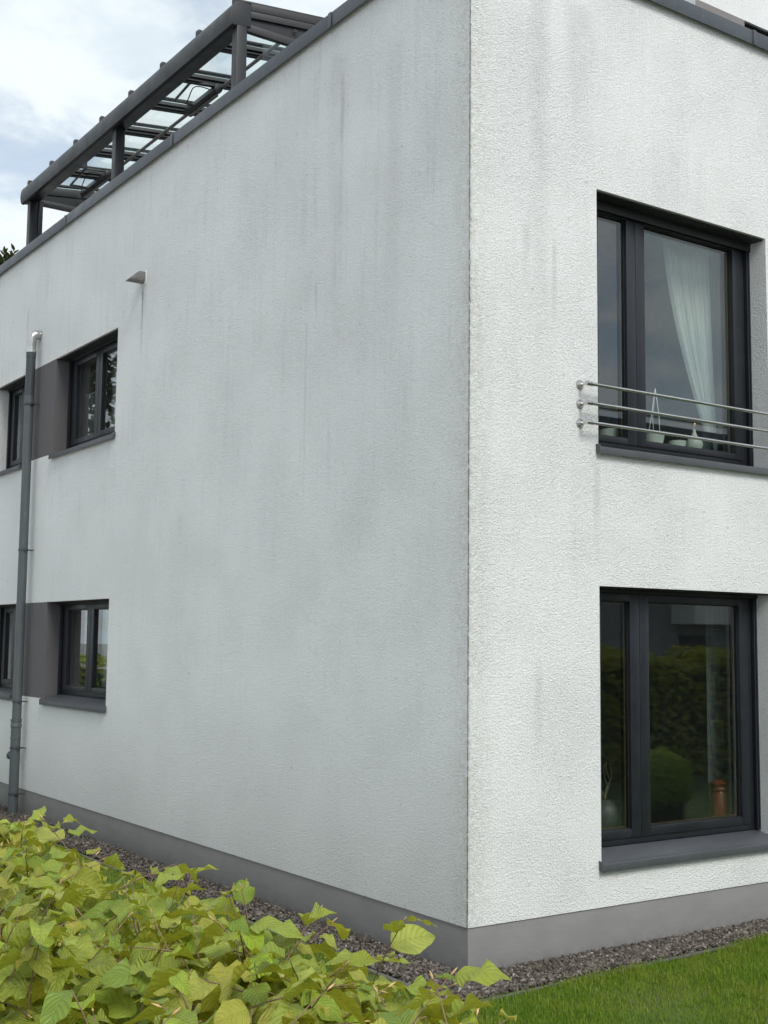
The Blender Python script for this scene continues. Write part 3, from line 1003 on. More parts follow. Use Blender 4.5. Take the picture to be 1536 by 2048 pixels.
cloth('curtain', 'sheer', lambda s: (2.36 + 0.55 * s, 0.45), lambda s: (2.84 + 0.13 * s, 0.45), 3.84, 5.46,
      'sheer white curtain gathered to one side in the upper window', amp=0.018, waves=11, sag=lambda t: t ** 1.55)
cloth('curtain', 'panelcurtain', lambda s: (2.90 + 0.36 * s, 0.50), lambda s: (2.86 + 0.38 * s, 0.50), 3.60, 5.46,
      'right edge of the upper window curtain, its dimness put into greyer cloth', amp=0.016, waves=7)  # curtain strip dimmed by the pane reflection, painted as greyer cloth
cloth('curtain', 'sheer', lambda s: (1.12 + 0.40 * s, 0.60), lambda s: (1.10 + 0.10 * s, 0.60), 3.75, 5.46,
      'sheer white curtain at the left edge of the upper window', amp=0.016, waves=6, sag=lambda t: t ** 1.4)
pc = cloth('panel_curtain', 'panelcurtain', lambda s: (2.86 + 0.46 * s, 0.50), lambda s: (2.86 + 0.46 * s, 0.50), 0.70, 2.56,
           'grey sheer curtain panel with woven squares in the ground floor window', amp=0.004, waves=3)
for k, (x, z, a, b) in enumerate(((2.93, 1.70, 0.17, 0.17), (3.10, 1.42, 0.13, 0.13), (2.90, 1.28, 0.14, 0.20), (3.02, 1.02, 0.19, 0.15), (3.13, 1.95, 0.12, 0.16), (2.91, 2.1, 0.13, 0.12))):
    mb = MB()
    e = 0.006
    for q in ((x, x + a, z, z + e), (x, x + a, z + b - e, z + b), (x, x + e, z + e, z + b - e), (x + a - e, x + a, z + e, z + b - e)):
        mb.box(q[0], q[1], 0.4895, 0.4915, q[2], q[3])
    mb.build('woven_square', 'hem', pc)
cloth('curtain', 'panelcurtain', lambda s: (1.16 + 0.20 * s, 0.55), lambda s: (1.14 + 0.24 * s, 0.55), 0.7, 2.56,
      'grey cloth strip added to imitate a reflection at the left edge of the ground floor window', amp=0.01, waves=5)  # added cloth strip that stands in for a reflection in the pane
# net curtains of the side windows
for (ya, yb, za, zb_, lab) in ((6.15, 7.28, 4.40, 5.22, 'white net half curtain in the upper side window right of the drainpipe, right sash'),
                               (7.32, 8.25, 4.40, 4.98, 'dim net half curtain in the upper side window right of the drainpipe, left sash'),
                               (6.15, 7.15, 1.50, 2.44, 'white net curtain in the lower side window right of the drainpipe'),
                               (9.15, 10.15, 4.40, 5.35, 'net curtain in the upper side window at the photo edge')):
    o = cloth('net_curtain', 'net' if 'dim' not in lab else 'panelcurtain', lambda s: (0.322, ya + (yb - ya) * s), lambda s: (0.322, ya + (yb - ya) * s), za, zb_, lab,
              amp=0.007, waves=9, group='net curtains in the side windows')
    mb = MB()
    mb.box(0.308, 0.313, ya, yb, zb_ - 0.012, zb_ + 0.010)
    mb.build('curtain_rod', 'hem', o)

SB = 3.6555                    # top of the upper inner window board


def pot(x, y, z, r, h, label):
    p = empty('flower_pot', (x, y, z), label, 'flower pot', 'white pots on the upper window board')
    mb = MB()
    mb.lathe((x, y, z), [(0.0, 0.0), (r * 0.80, 0.0), (r * 0.98, h * 0.6), (r, h), (r * 0.9, h), (r * 0.88, h * 0.75), (0.0, h * 0.75)], 26)
    mb.build('pot_bowl', 'ceramic', p, smooth='auto')
    mb = MB()
    for i in range(9):
        a = random.random() * 6.3
        l = random.uniform(0.05, 0.12)
        mb.tube([(x, y, z + h * 0.7), (x + 0.3 * l * math.cos(a), y + 0.3 * l * math.sin(a), z + h * 0.7 + l * 0.6), (x + 0.7 * l * math.cos(a), y + 0.7 * l * math.sin(a), z + h * 0.7 + l)],
                [0.004, 0.0035, 0.001], 5)
    mb.build('succulent', 'laurel', p, smooth=True)


pot(1.715, 0.41, SB, 0.090, 0.070, 'low white pot in the left pane of the upper window')
pot(2.180, 0.40, SB, 0.080, 0.085, 'white pot under the hanging cord in the upper window')
pot(2.445, 0.40, SB, 0.070, 0.055, 'small low white pot in the middle of the upper window board')
tv = empty('vase', (2.645, 0.40, SB), 'white teardrop vase with brass stopper on the upper window board', 'vase')
mb = MB()
mb.lathe((2.645, 0.40, SB), [(0.0, 0), (0.035, 0.0), (0.062, 0.02), (0.070, 0.05), (0.055, 0.088), (0.026, 0.12), (0.014, 0.15), (0.012, 0.17), (0.0, 0.17)], 26)
mb.build('vase_body', 'ceramic', tv, smooth=True)
mb = MB()
mb.lathe((2.645, 0.40, SB + 0.1705), [(0.0, 0), (0.010, 0), (0.010, 0.015), (0.019, 0.03), (0.021, 0.042), (0.012, 0.058), (0.0, 0.062)], 18)
mb.build('stopper', 'gold', tv, smooth=True)
gv = empty('glass_jar', (2.93, 0.43, SB), 'clear patterned glass jar at the right end of the upper window board', 'jar')
mb = MB()
mb.lathe((2.93, 0.43, SB), [(0, 0), (0.05, 0), (0.055, 0.06), (0.06, 0.13), (0.056, 0.13), (0.05, 0.06), (0.045, 0.01), (0, 0.01)], 20)
mb.build('jar_body', 'roofglass', gv, smooth='auto')
hg = empty('cord_hanger', (2.16, 0.37, 3.66), 'white knotted cord plant hanger in the upper window', 'plant hanger')
mb = MB()
for dx, dy in ((-0.075, 0.0), (0.012, -0.03), (0.018, 0.04)):
    mb.tube([(2.165, 0.37, 4.10), (2.165 + dx * 0.6, 0.37 + dy, 3.88), (2.165 + dx, 0.37 + dy, 3.76), (2.19, 0.37, 3.69)], 0.0042, 6)
mb.build('cord', 'cord', hg, smooth=True)
mb = MB()
mb.lathe((2.19, 0.37, 3.66), [(0.0, 0), (0.014, 0.005), (0.018, 0.02), (0.012, 0.035), (0, 0.04)], 12)
mb.build('knot', 'cord', hg, smooth=True)

LB = 0.583 + 0.066 + 0.0565                    # lower inner window board
lv = empty('lantern', (2.90, 0.42, LB), 'orange ceramic lantern with wire handle behind the ground floor window', 'lantern')
mb = MB()
mb.lathe((2.90, 0.42, LB), [(0, 0), (0.062, 0), (0.068, 0.02), (0.062, 0.20), (0.050, 0.225), (0.066, 0.24), (0.060, 0.262), (0.076, 0.285), (0.060, 0.30), (0.03, 0.315), (0, 0.315)], 24)
mb.build('lantern_body', 'orange', lv, smooth='auto')
mb = MB()
mb.tube([(2.90 + 0.055 * math.cos(a), 0.42, LB + 0.36 + 0.042 * math.sin(a)) for a in np.linspace(-2.2, 5.2, 25)], 0.003, 6)
mb.build('wire_handle', 'black', lv, smooth=True)
bl = empty('ball_vase', (1.66, 0.45, LB), 'dark round vase with dried branches in the ground floor window', 'vase')
mb = MB()
mb.lathe((1.66, 0.45, LB), [(0, 0)] + [(0.125 * math.sin(a), 0.118 - 0.122 * math.cos(a)) for a in np.linspace(0.25, 2.85, 16)], 28)
mb.build('vase_body', 'darkball', bl, smooth=True)
for k in range(5):
    mb = MB()
    pts = [Vector((1.66, 0.45, LB + 0.22))]
    d = Vector((random.uniform(-0.5, 0.5), random.uniform(-0.3, 0.2), 1)).normalized()
    cv_ = random.choice((-1, 1)) * random.uniform(0.25, 0.5)
    for i in range(14):
        d = (d + Vector((math.sin(i * 0.55 + k) * cv_, 0.1 * math.cos(i + k), 0.02))).normalized()
        pts.append(pts[-1] + d * 0.022)
    mb.tube(pts, [0.0055 - 0.0003 * i for i in range(len(pts))], 6)
    mb.build('dried_branch', 'branch', bl, smooth=True)

# ------------------------------------------------------------------ shrub top on the terrace, beyond the side wall
sh = empty('potted_shrub', (0.64, 12.08, 6.3), 'dark leafy shrub tip showing above the roof edge', 'shrub')
mb = MB()
mb.lathe((0.64, 12.08, 6.302), [(0, 0), (0.16, 0), (0.21, 0.38), (0.23, 0.38), (0.23, 0.44), (0.19, 0.44), (0.18, 0.38), (0, 0.38)], 26)
mb.build('pot', 'terracotta', sh, smooth='auto')
tips = []
mb = MB()
rsh = random.Random(3)
for k in range(12):
    a = k * 0.55
    top = Vector((0.62 + 0.10 * math.cos(a), 12.02 + 0.20 * math.sin(a) + 0.05, 7.76 + 0.16 * rsh.random()))
    b0 = Vector((0.64, 12.08, 6.66))
    mid_ = b0.lerp(top, 0.5) + Vector((0.05 * math.cos(a), 0.05 * math.sin(a), 0))
    mb.tube([b0, mid_, top], [0.010, 0.007, 0.003], 6)
    tips.append((b0, mid_, top))
mb.build('stem', 'twig', sh, smooth=True)


def leaf_shape(L, W, nlen, ncr, fold, droop, wave, seed, serr=0.0):
    """one leaf along +Y, normal +Z; returns verts, quads, uvs"""
    r = random.Random(seed)
    v, uv = [], []
    ph = [r.uniform(0, 6.28) for _ in range(4)]
    tw = r.uniform(-0.7, 0.7)
    for i in range(nlen + 1):
        t = i / nlen
        wd = W * 0.5 * (math.sin(math.pi * min(1, t ** 0.80)) ** 0.78) * (1.06 - 0.22 * t) if 0 < t < 1 else 0.0015
        for j in range(ncr + 1):
            s = j / ncr * 2 - 1
            wv = wave * abs(s) ** 1.5 * math.sin(t * 12 + ph[0] + (1.6 if s > 0 else 0)) * (4 * t * (1 - t))
            x = s * wd * (1 + serr * math.sin(t * 15 + ph[2] + (s > 0)) * (abs(s) > 0.9) * (4 * t * (1 - t)))
            z = tw * (t - 0.3) * s * wd - droop * t * t * L + fold * abs(s) * wd + wv + 0.05 * L * math.sin(t * 5 + ph[1]) * 0.5
            v.append((x * (1 - 0.02), t * L, z))
            uv.append((j / ncr, t))
    q = []
    for i in range(nlen):
        for j in range(ncr):
            a = i * (ncr + 1) + j
            q.append((a, a + 1, a + ncr + 2, a + ncr + 1))
    return np.array(v), np.array(q), np.array(uv)


def rot_basis(d, n):
    d = Vector(d).normalized()
    n = Vector(n)
    n = (n - d * n.dot(d)).normalized()
    x = d.cross(n)
    return Matrix((x, d, n)).transposed()      # columns


def merge_leaves(name, items, shapes, mat, parent=None):
    """items: list of (shape idx, pos, 3x3, scale)"""
    V, F, U = [], [], []
    off = 0
    for si, p, R, s in items:
        v, q, uv = shapes[si]
        V.append((v * s) @ np.array(R).T + np.array(p))
        F.append(q + off)
        U.append(uv)
        off += len(v)
    return np_mesh(name, np.concatenate(V), np.concatenate(F), mat, parent, np.concatenate(U), smooth=True)


lshapes = [leaf_shape(0.075, 0.032, 4, 2, 0.25, 0.2, 0.0, 50 + k) for k in range(3)]
its = []
for b0, m_, tp in tips:
    for i in range(26):
        t = 0.35 + 0.65 * (i / 25) ** 0.7
        p = b0.lerp(m_, t * 2) if t < 0.5 else m_.lerp(tp, t * 2 - 1)
        a = i * 2.4 + random.random()
        d = Vector((math.cos(a), math.sin(a), 0.6 + 0.5 * t))
        its.append((i % 3, p, rot_basis(d, (0.2 * random.random(), 0.2, 1)), random.uniform(1.2, 1.8)))
merge_leaves('crown', its, lshapes, 'laurel', sh)

# ------------------------------------------------------------------ beech hedge in the foreground
HX0, HX1, HZ = -4.86, -4.005, 1.668
hedge = empty('beech_hedge', (-4.45, -4.0, 0), 'clipped yellow-green beech hedge in the foreground beside the gravel strip', 'hedge')
# solid dark core, added inside the leaves to block light
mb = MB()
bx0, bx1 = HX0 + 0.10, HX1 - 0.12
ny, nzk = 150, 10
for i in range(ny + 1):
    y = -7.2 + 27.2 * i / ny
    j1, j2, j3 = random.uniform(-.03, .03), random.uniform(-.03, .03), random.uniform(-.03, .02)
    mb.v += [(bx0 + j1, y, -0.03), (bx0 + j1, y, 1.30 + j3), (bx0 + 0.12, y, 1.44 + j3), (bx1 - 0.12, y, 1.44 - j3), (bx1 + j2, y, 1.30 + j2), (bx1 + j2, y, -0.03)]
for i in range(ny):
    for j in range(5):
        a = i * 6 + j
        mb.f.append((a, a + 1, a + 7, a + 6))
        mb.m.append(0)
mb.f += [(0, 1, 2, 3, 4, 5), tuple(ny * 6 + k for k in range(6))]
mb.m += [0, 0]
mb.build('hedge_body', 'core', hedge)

NSH = 14
bshapes = []
for k in range(NSH):
    bshapes.append(leaf_shape(random.Random(k + 50).uniform(0.062, 0.082), random.Random(k).uniform(0.042, 0.058), 9, 4, random.Random(k + 70).uniform(-0.12, 0.60),
                              random.Random(k + 9).uniform(0.0, 0.85), random.Random(k + 3).uniform(0.004, 0.0125), 100 + k, 0.025))
rs = random.Random(21)
leaves, twigs, buds = [], [], []


def shoot(base, dirv, length, big):
    """one arching shoot with alternate leaves"""
    pts = [Vector(base)]
    d = Vector(dirv).normalized()
    n = max(4, int(length / 0.028))
    bend = Vector((rs.gauss(0, .35), rs.gauss(0, .35), rs.uniform(-0.9, -0.15))) * 0.12
    for i in range(n):
        k = 0.12 if i % 2 else -0.12
        side = d.cross(Vector((0, 0, 1)))
        d = (d + bend + side * k * 1.1).normalized()
        pts.append(pts[-1] + d * 0.028)
    rad = [0.0014 * (1 - 0.55 * i / n) for i in range(n + 1)]
    twigs.append((pts, rad))
    buds.append((pts[-1], d))
    for i in range(1, n + 1):
        side = d.cross(Vector((0, 0, 1)))
        if side.length < 0.1:
            side = Vector((1, 0, 0))
        side.normalize()
        loc = (pts[i] - pts[i - 1]).normalized()
        s = 1 if i % 2 else -1
        horiz = Vector((loc.x, loc.y, 0))
        ld = side * s * rs.uniform(0.7, 1.1) + loc * rs.uniform(0.25, 0.8) + Vector((rs.gauss(0, .25), rs.gauss(0, .25), rs.uniform(-0.55, 0.12)))
        nv = Vector((rs.gauss(0, .48), rs.gauss(0, .48), 1.0))
        sc = rs.uniform(0.72, 1.14) * big
        if i > n - 2:
            sc *= rs.uniform(0.45, 0.9)
        leaves.append((rs.randrange(NSH), pts[i] + ld.normalized() * 0.006, rot_basis(ld, nv), sc))


def top_z(x, y):
    ex = min(x - HX0, HX1 - x)
    return HZ - 0.13 * max(0, 1 - ex / 0.16) ** 2 + 0.022 * math.sin(y * 3.1 + x * 2) + 0.018 * math.sin(y * 7.3 + 1 + x * 5)


YA, YB = -6.2, -2.4
for k in range(1350):
    y = rs.uniform(YA, YB)
    x = rs.uniform(HX0 + 0.02, HX1 - 0.01 - 0.30 * max(0.0, -4.85 - y))
    z = top_z(x, y) - rs.uniform(0.05, 0.20)
    out = Vector((rs.gauss(0, .75), rs.gauss(0, .75), rs.uniform(0.2, 0.95)))
    if x > HX1 - 0.15:
        out.x += 0.25
    shoot((x, y, z), out, rs.uniform(0.10, 0.20), 1.0)
for k in range(5):                             # longer shoots that stand proud
    x = rs.uniform(HX0 + 0.1, HX1 + 0.0)
    y = rs.uniform(-4.75, -2.9)
    shoot((x, y, top_z(x, y) - 0.05), (rs.gauss(0, .8), rs.gauss(0, .8), rs.uniform(0.2, 0.5)), rs.uniform(0.10, 0.16), 0.9)
for k in range(420):                            # flank towards the house
    y = rs.uniform(YA, YB)
    z = rs.uniform(0.75, 1.48)
    shoot((HX1 - rs.uniform(0.06, 0.16), y, z), (rs.uniform(0.3, 1.0), rs.gauss(0, .6), rs.uniform(-0.1, 0.7)), rs.uniform(0.08, 0.16), 1.0)

# which leaves does the camera see best?  coarse depth buffer over the frame
CW, CH = 384, 512
zb_ = np.full((CH, CW), 1e9)
ib_ = np.full((CH, CW), -1, int)
for li, (si, p, R, s) in enumerate(leaves):
    u, v, dpt = to_px(p)
    if dpt < 0.3 or not (-120 < u < 1660 and 1400 < v < 2170):
        continue
    vv, q, uv = bshapes[si]
    Vw = (vv * s) @ np.array(R).T + np.array(p)
    a = Vw[:, None, :]
    dd = Vw - np.array(CAM)
    wz = dd @ np.array(cf)
    U = (768 + FPX * (dd @ np.array(r2)) / wz) / 4
    Vv = (1024 - FPX * (dd @ np.array(u2)) / wz) / 4
    for quad_ in q:
        xs, ys = U[quad_], Vv[quad_]
        x0, x1 = int(max(0, math.floor(xs.min()))), int(min(CW - 1, math.ceil(xs.max())))
        y0, y1 = int(max(0, math.floor(ys.min()))), int(min(CH - 1, math.ceil(ys.max())))
        if x1 < x0 or y1 < y0:
            continue
        dm = wz[quad_].mean()
        sub = zb_[y0:y1 + 1, x0:x1 + 1]
        mk = dm < sub
        sub[mk] = dm
        ib_[y0:y1 + 1, x0:x1 + 1][mk] = li
ids, cnt = np.unique(ib_[ib_ >= 0], return_counts=True)
best = set(ids[np.argsort(-cnt)][:300].tolist())
lmesh = []
for k in range(NSH):
    o = np_mesh('leaf', bshapes[k][0], bshapes[k][1], 'beech', None, bshapes[k][2], smooth=True)
    lmesh.append(o.data)
    bpy.data.objects.remove(o)
inv = Matrix.Translation(-Vector(hedge.location))
rest = []
for li, it in enumerate(leaves):
    if li in best:
        si, p, R, s = it
        o = bpy.data.objects.new('leaf', lmesh[si])
        mw = Matrix(R).to_4x4() @ Matrix.Scale(s, 4)
        mw.translation = Vector(p)
        o.parent = hedge
        o.matrix_parent_inverse = inv
        o.matrix_basis = mw
        col.objects.link(o)
    else:
        rest.append(it)
tag(merge_leaves('foliage', rest, bshapes, 'beech', hedge), kind='stuff')
# twigs: the ones standing in view are parts, the rest one mass
near, far = [], []
for tw in twigs:
    u, v, dpt = to_px(tw[0][-1])
    (near if dpt > 0.3 and -20 < u < 1500 and 1500 < v < 2060 and tw[0][-1].z > 1.53 else far).append(tw)
near = near[:240]
for pts, rad in near:
    mb = MB()
    mb.tube(pts, rad, 6)
    mb.build('twig', 'twig', hedge, smooth=True)
mb = MB()
for pts, rad in far:
    mb.tube(pts[::2] if len(pts) > 4 else pts, 0.002, 3, caps=False)
tag(mb.build('twig_mass', 'twig', hedge, recalc=False), kind='stuff')
mb = MB()
for p, d in buds:
    if p.z > 1.5 and rs.random() < 0.5:
        mb.tube([p, p + d * 0.004, p + d * 0.009, p + d * 0.013], [0.0008, 0.0015, 0.0011, 0.0003], 5)
tag(mb.build('bud_mass', 'bud', hedge, smooth=True), kind='stuff')
# the rest of the hedge, out of frame: coarser leaves over its whole surface
cs = [leaf_shape(0.11, 0.08, 2, 2, 0.3, 0.3, 0.004, 300 + k) for k in range(3)]
its = []
for k in range(9000):
    y = rs.uniform(YB - 0.15, 19.9) if k % 5 else rs.uniform(-7.2, YA)
    f = rs.random()
    if f < 0.4:
        p = (rs.uniform(HX0, HX1), y, top_z(-4.4, y) + rs.uniform(-.07, .03))
        nv = (rs.gauss(0, .5), rs.gauss(0, .5), 1)
    elif f < 0.75:
        p = (HX1 + rs.uniform(-0.08, 0.03), y, rs.uniform(0.05, 1.55))
        nv = (1, rs.gauss(0, .5), rs.uniform(0, 0.8))
    else:
        p = (HX0 + rs.uniform(-0.03, 0.08), y, rs.uniform(0.05, 1.55))
        nv = (-1, rs.gauss(0, .5), rs.uniform(0, 0.8))
    its.append((k % 3, p, rot_basis((rs.gauss(0, 1), rs.gauss(0, 1), rs.gauss(-.3, .5)), nv), rs.uniform(0.8, 1.3)))
for k in range(2600):                            # outer flank beside the detailed stretch
    y = rs.uniform(YA, YB)
    p = (HX0 + rs.uniform(-0.03, 0.06), y, rs.uniform(0.05, 1.45)) if k % 2 else (HX1 + rs.uniform(-0.08, 0.02), y, rs.uniform(0.05, 0.9))
    its.append((k % 3, p, rot_basis((rs.gauss(0, 1), rs.gauss(0, 1), rs.gauss(-.3, .5)), (-1 if k % 2 else 1, rs.gauss(0, .5), .5)), rs.uniform(0.7, 1.1)))
tag(merge_leaves('outer_foliage', its, cs, 'beech', hedge), kind='stuff')

# ------------------------------------------------------------------ gravel
def edge_y(x):
    return -0.435 + 0.046 * x                    # lawn edge along the right wall


nR, nL = 19000, 20000
xr = rng.uniform(-0.5, 4.6, nR)
yr = rng.uniform(0, 1, nR)
yr = 0.004 + (edge_y(xr) + 0.012) * (yr ** 0.92)
yl = rng.uniform(0, 1, nL) ** 1.25 * 12.5
xl = -rng.uniform(0, 1, nL) * (GW - 0.01)
px = np.concatenate([xr, xl])
py = np.concatenate([yr, yl])
keep = ~((px > -0.004) & (py > 0.008))
px, py = px[keep], py[keep]
N = len(px)
cube = np.array([(-1, -1, -1), (1, -1, -1), (1, 1, -1), (-1, 1, -1), (-1, -1, 1), (1, -1, 1), (1, 1, 1), (-1, 1, 1)], float)
cq = np.array([(0, 3, 2, 1), (4, 5, 6, 7), (0, 1, 5, 4), (1, 2, 6, 5), (2, 3, 7, 6), (3, 0, 4, 7)])
V = cube[None] * (1 + rng.normal(0, 0.22, (N, 8, 3)))
V[:, 4:, :2] *= rng.uniform(0.35, 0.9, (N, 1, 1))
sz = rng.lognormal(math.log(0.0073), 0.36, (N, 1))
asp = np.concatenate([rng.uniform(0.9, 1.7, (N, 1)), rng.uniform(0.55, 1.0, (N, 1)), rng.uniform(0.35, 0.7, (N, 1))], 1)
V *= (sz * asp)[:, None, :]
ang = rng.uniform(0, 6.283, N)
ca, sa = np.cos(ang)[:, None], np.sin(ang)[:, None]
tl_ = rng.normal(0, 0.35, (N, 2))
z2 = V[:, :, 2] + V[:, :, 0] * tl_[:, :1] + V[:, :, 1] * tl_[:, 1:]
x2 = V[:, :, 0] * ca - V[:, :, 1] * sa
y2 = V[:, :, 0] * sa + V[:, :, 1] * ca
P = np.stack([x2 + px[:, None], y2 + py[:, None], z2 + rng.uniform(-0.012, 0.012, (N, 1))], 2)
F = (cq[None] + (np.arange(N) * 8)[:, None, None]).reshape(-1, 4)
m, t = new_mat('dark_basalt_chippings')
gg = t.n('ShaderNodeNewGeometry')
crp = t.n('ShaderNodeValToRGB', {0: gg.outputs['Random Per Island']})
els = crp.color_ramp.elements
els[0].position, els[0].color = 0.0, (0.042, 0.034, 0.027, 1)
els[1].position, els[1].color = 1.0, (0.42, 0.40, 0.37, 1)
for ps_, c_ in ((0.3, (0.078, 0.062, 0.049)), (0.6, (0.135, 0.110, 0.088)), (0.88, (0.200, 0.172, 0.145)), (0.97, (0.28, 0.24, 0.21))):
    e_ = els.new(ps_)
    e_.color = (*c_, 1)
nz_ = t.ramp(t.noise(gg.outputs['Position'], 220, 3, 0.6), 0.3, 0.7)
cc_ = t.mix(t.math('MULTIPLY', nz_, 0.4), crp.outputs[0], (0.05, 0.045, 0.04))
pp = t.n('ShaderNodeBsdfPrincipled', {'Base Color': cc_, 'Roughness': 0.78})
finish(t, pp.outputs[0])
MT['gravel'] = m
tag(np_mesh('gravel', P.reshape(-1, 3), F, 'gravel'), 'dark grey crushed stone chippings along the foot of the house', 'gravel', kind='stuff')

# low concrete edging between gravel and lawn
mb = MB()
mb.prism([(-GW - 0.05, 12.5), (-GW - 0.005, 12.5), (-GW - 0.005, edge_y(-GW) + 0.015), (5.0, edge_y(5.0) + 0.015), (5.0, edge_y(5.0) - 0.02), (-GW - 0.05, edge_y(-GW) - 0.022)],
         lambda p, t: (p[0], p[1], t), -0.05, -0.010)
tag(mb.build('path_edging', 'edging', bevel=0.003), kind='structure')

# ------------------------------------------------------------------ lawn
m, t = new_mat('lawn_grass')
gg = t.n('ShaderNodeNewGeometry')
crp = t.n('ShaderNodeValToRGB', {0: gg.outputs['Random Per Island']})
els = crp.color_ramp.elements
els[0].position, els[0].color = 0.0, (0.085, 0.170, 0.011, 1)
els[1].position, els[1].color = 1.0, (0.40, 0.38, 0.20, 1)
for ps_, c_ in ((0.45, (0.155, 0.275, 0.018)), (0.8, (0.230, 0.335, 0.030)), (0.95, (0.20, 0.275, 0.055)), (0.985, (0.32, 0.33, 0.15))):
    e_ = els.new(ps_)
    e_.color = (*c_, 1)
patch = t.ramp(t.noise(gg.outputs['Position'], 2.6, 4, 0.6), 0.38, 0.66)
cc_ = t.mix(t.math('MULTIPLY', patch, 0.6), crp.outputs[0], (0.300, 0.330, 0.050))
df = t.n('ShaderNodeBsdfPrincipled', {'Base Color': cc_, 'Roughness': 0.6, 'Specular IOR Level': 0.12})
tl2 = t.n('ShaderNodeBsdfTranslucent', {'Color': (0.10, 0.20, 0.02, 1)})
mx = t.n('ShaderNodeMixShader', {0: 0.3, 1: df.outputs[0], 2: tl2.outputs[0]})
finish(t, mx.outputs[0])
MT['grass'] = m


def grass(n, fx):
    x, y = fx(n)
    n = len(x)
    a = rng.uniform(0, 6.283, n)
    L = rng.lognormal(math.log(0.031), 0.30, n) * np.where(rng.uniform(0, 1, n) < 0.025, 1.7, 1.0) * (1 + 0.25 * np.sin(x * 4.1 + 1) * np.sin(y * 5.2))
    lean = np.abs(rng.normal(0.35, 0.25, n))
    wd = rng.uniform(0.0011, 0.0022, n)
    dx, dy = np.cos(a), np.sin(a)
    bz = -0.03 + 0.010 * np.sin(x * 3.1) * np.cos(y * 2.7)
    v = np.zeros((n, 5, 3))
    for k, (h, s) in enumerate(((0, 1), (0, -1), (0.55, 0.8), (0.55, -0.8), (1.0, 0))):
        off = lean * L * h ** 2
        v[:, k, 0] = x + dx * off - dy * wd * s
        v[:, k, 1] = y + dy * off + dx * wd * s
        v[:, k, 2] = bz + L * h * np.cos(np.minimum(lean * h, 1.2))
    b = np.arange(n)[:, None] * 5
    f = np.concatenate([b + np.array([[0, 1, 3]]), b + np.array([[0, 3, 2]]), b + np.array([[2, 3, 4]])], 0)
    return v.reshape(-1, 3), f


def region_front(n):
    x = rng.uniform(-1.3, 4.8, n)
    y = edge_y(x) + 0.004 + 0.012 * np.sin(x * 5.3) * np.sin(x * 13.1 + 1) - rng.uniform(0, 1, n) ** 1.15 * 2.5
    return x, y


def region_side(n):
    x = -GW - 0.045 - rng.uniform(0, 1, n) ** 1.4 * 1.1
    y = rng.uniform(-0.5, 8.5, n)
    return x, y


v1, f1 = grass(230000, region_front)
v2, f2 = grass(60000, region_side)
np_mesh_o = np_mesh('lawn', np.concatenate([v1, v2]), np.concatenate([f1, f2 + len(v1)]), 'grass')
tag(np_mesh_o, 'short green lawn in front of the gravel strip', 'lawn', kind='stuff')

# ------------------------------------------------------------------ garden opposite (mirrored in the ground floor panes)
rs = random.Random(5)
gh = empty('garden_hedge', (10.5, -7.6, 0), 'tall yellow-green garden hedge mirrored in the ground floor window', 'hedge')
mb = MB()
mb.box(5.2, 15.5, -8.1, -7.15, -0.03, 1.75)
mb.build('hedge_body', 'core', gh)
its = []
for k in range(9000):
    x = rs.uniform(5.1, 15.6)
    tz = 1.90 + 0.10 * math.sin(x * 2.3) + 0.07 * math.sin(x * 5.1 + 1)
    if k % 3:
        p = (x, -7.1 + rs.uniform(-0.12, 0.10), rs.uniform(0, tz))
        nv = (rs.gauss(0, .5), 1, rs.uniform(0, 1))
    else:
        p = (x, rs.uniform(-8.1, -7.1), tz + rs.uniform(-0.2, 0.05))
        nv = (rs.gauss(0, .4), rs.gauss(0, .4), 1)
    its.append((k % 3, p, rot_basis((rs.gauss(0, 1), rs.gauss(0, 1), rs.gauss(-.3, .5)), nv), rs.uniform(0.8, 1.5)))
tag(merge_leaves('foliage', its, cs, 'garden_leaf', gh), kind='stuff')
rb = empty('round_bush', (6.42, -3.86, 0), 'round clipped green bush mirrored in the ground floor window', 'bush')
its = []
for k in range(3600):
    d = Vector((rs.gauss(0, 1), rs.gauss(0, 1), rs.gauss(0.2, 1))).normalized()
    p = Vector((6.42, -3.86, 0.42)) + Vector((d.x * 0.36, d.y * 0.36, d.z * 0.38)) * rs.uniform(0.86, 1.04)
    if p.z < 0:
        continue
    its.append((k % 3, p, rot_basis((rs.gauss(0, 1), rs.gauss(0, 1), rs.gauss(0, 1)), d), rs.uniform(0.35, 0.6)))
tag(merge_leaves('foliage', its, cs, 'bush_leaf', rb), kind='stuff')
mb = MB()
mb.lathe((6.42, -3.86, -0.03), [(0.26, 0), (0.29, 0.4), (0.2, 0.65), (0, 0.72)], 16)
mb.build('bush_body', 'core', rb, smooth=True)
nh = empty('neighbour_house', (17, -16, 0), 'grey and white neighbouring house mirrored in the ground floor window', 'house')
mb = MB()
mb.box(9.0, 25.0, -22, -13.2, -0.03, 6.8)
mb.build('wall', 'house_grey', nh)
mb = MB()
mb.box(16.9, 25.2, -22.2, -12.5, 2.55, 6.2)
mb.build('upper_storey', 'house_white', nh, bevel=0.02)
mb = MB()
mb.box(8.8, 25.3, -22.3, -12.35, 6.80, 7.0)
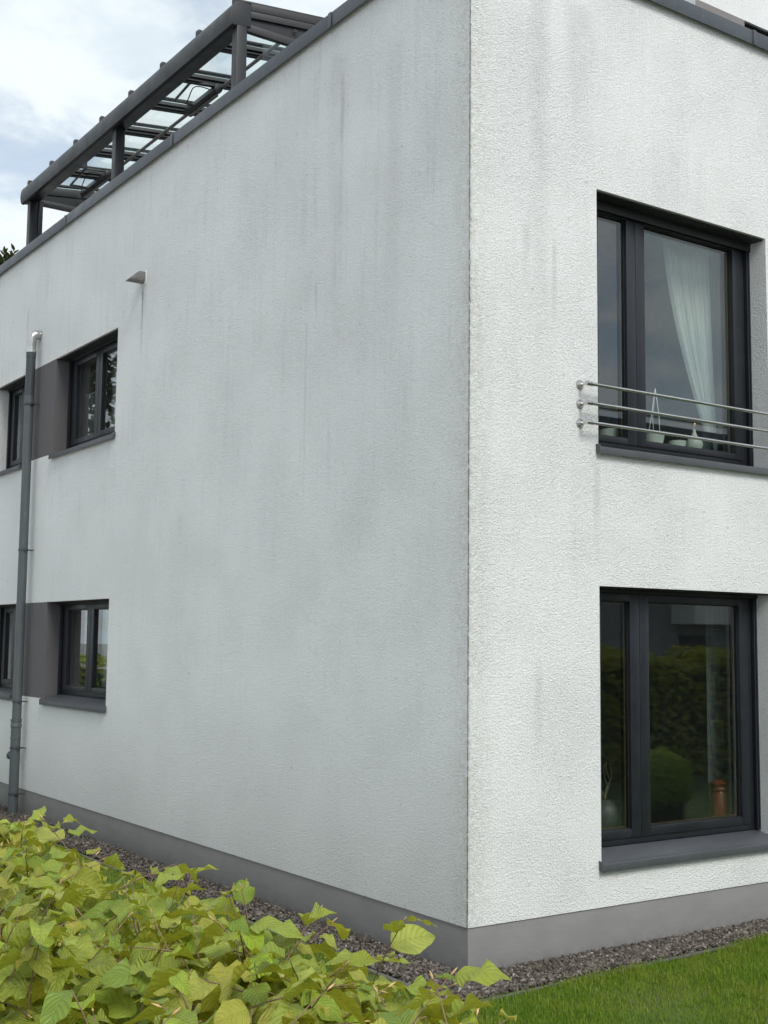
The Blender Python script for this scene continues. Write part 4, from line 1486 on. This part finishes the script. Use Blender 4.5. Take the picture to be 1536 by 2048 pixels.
mb.build('roof', 'coping', nh, bevel=0.02)
for (x0, x1, z0, z1, yy) in ((17.15, 18.3, 0.9, 2.3, -13.2), (11.5, 13.2, 0.9, 2.3, -13.2), (18.2, 20.0, 3.5, 5.0, -12.5), (21.5, 23.3, 3.5, 5.0, -12.5), (11.5, 13.2, 3.6, 5.0, -13.2)):
    mb = MB()
    mb.box(x0, x1, yy - 0.01, yy + 0.03, z0, z1)
    wn = mb.build('window', 'frame', nh, bevel=0.008)
    mb = MB()
    mb.box(x0 + 0.07, x1 - 0.07, yy + 0.031, yy + 0.036, z0 + 0.07, z1 - 0.07)
    mb.build('pane', 'black', wn)

# unseen tree, added to darken the reflection in the upper side window
tr = empty('reflection_tree', (-4.7, 28.0, -0.03), 'unseen leafy tree added to darken the reflection in the upper side window', 'tree')
mb = MB()
mb.tube([(-4.7, 28, -0.1), (-4.65, 28, 2.0), (-4.8, 28.1, 5.0), (-4.7, 28, 9.0)], [0.26, 0.20, 0.15, 0.05], 12)
limbs = []
for k in range(14):
    a = k * 2.4
    z0_ = 2.9 + k * 0.42
    l_ = rs.uniform(1.8, 3.2)
    e_ = Vector((-4.7 + l_ * math.cos(a), 28 + l_ * math.sin(a), z0_ + rs.uniform(0.8, 2.2)))
    m_ = Vector((-4.7, 28, z0_)).lerp(e_, 0.5) + Vector((0, 0, 0.25))
    mb.tube([(-4.72, 28.02, z0_), m_, e_], [0.08, 0.05, 0.015], 7)
    limbs.append((m_, e_))
mb.build('trunk', 'twig', tr, smooth=True)
its = []
for k in range(9000):
    m_, e_ = limbs[k % 14]
    c_ = m_.lerp(e_, rs.uniform(0.1, 1.15))
    p_ = c_ + Vector((rs.gauss(0, .62), rs.gauss(0, .62), rs.gauss(0.15, .55)))
    its.append((k % 3, p_, rot_basis((rs.gauss(0, 1), rs.gauss(0, 1), rs.gauss(-.3, .5)), (rs.gauss(0, .5), rs.gauss(0, .5), 1)), rs.uniform(2.0, 3.4)))
tag(merge_leaves('crown', its, cs, 'laurel', tr), kind='stuff')
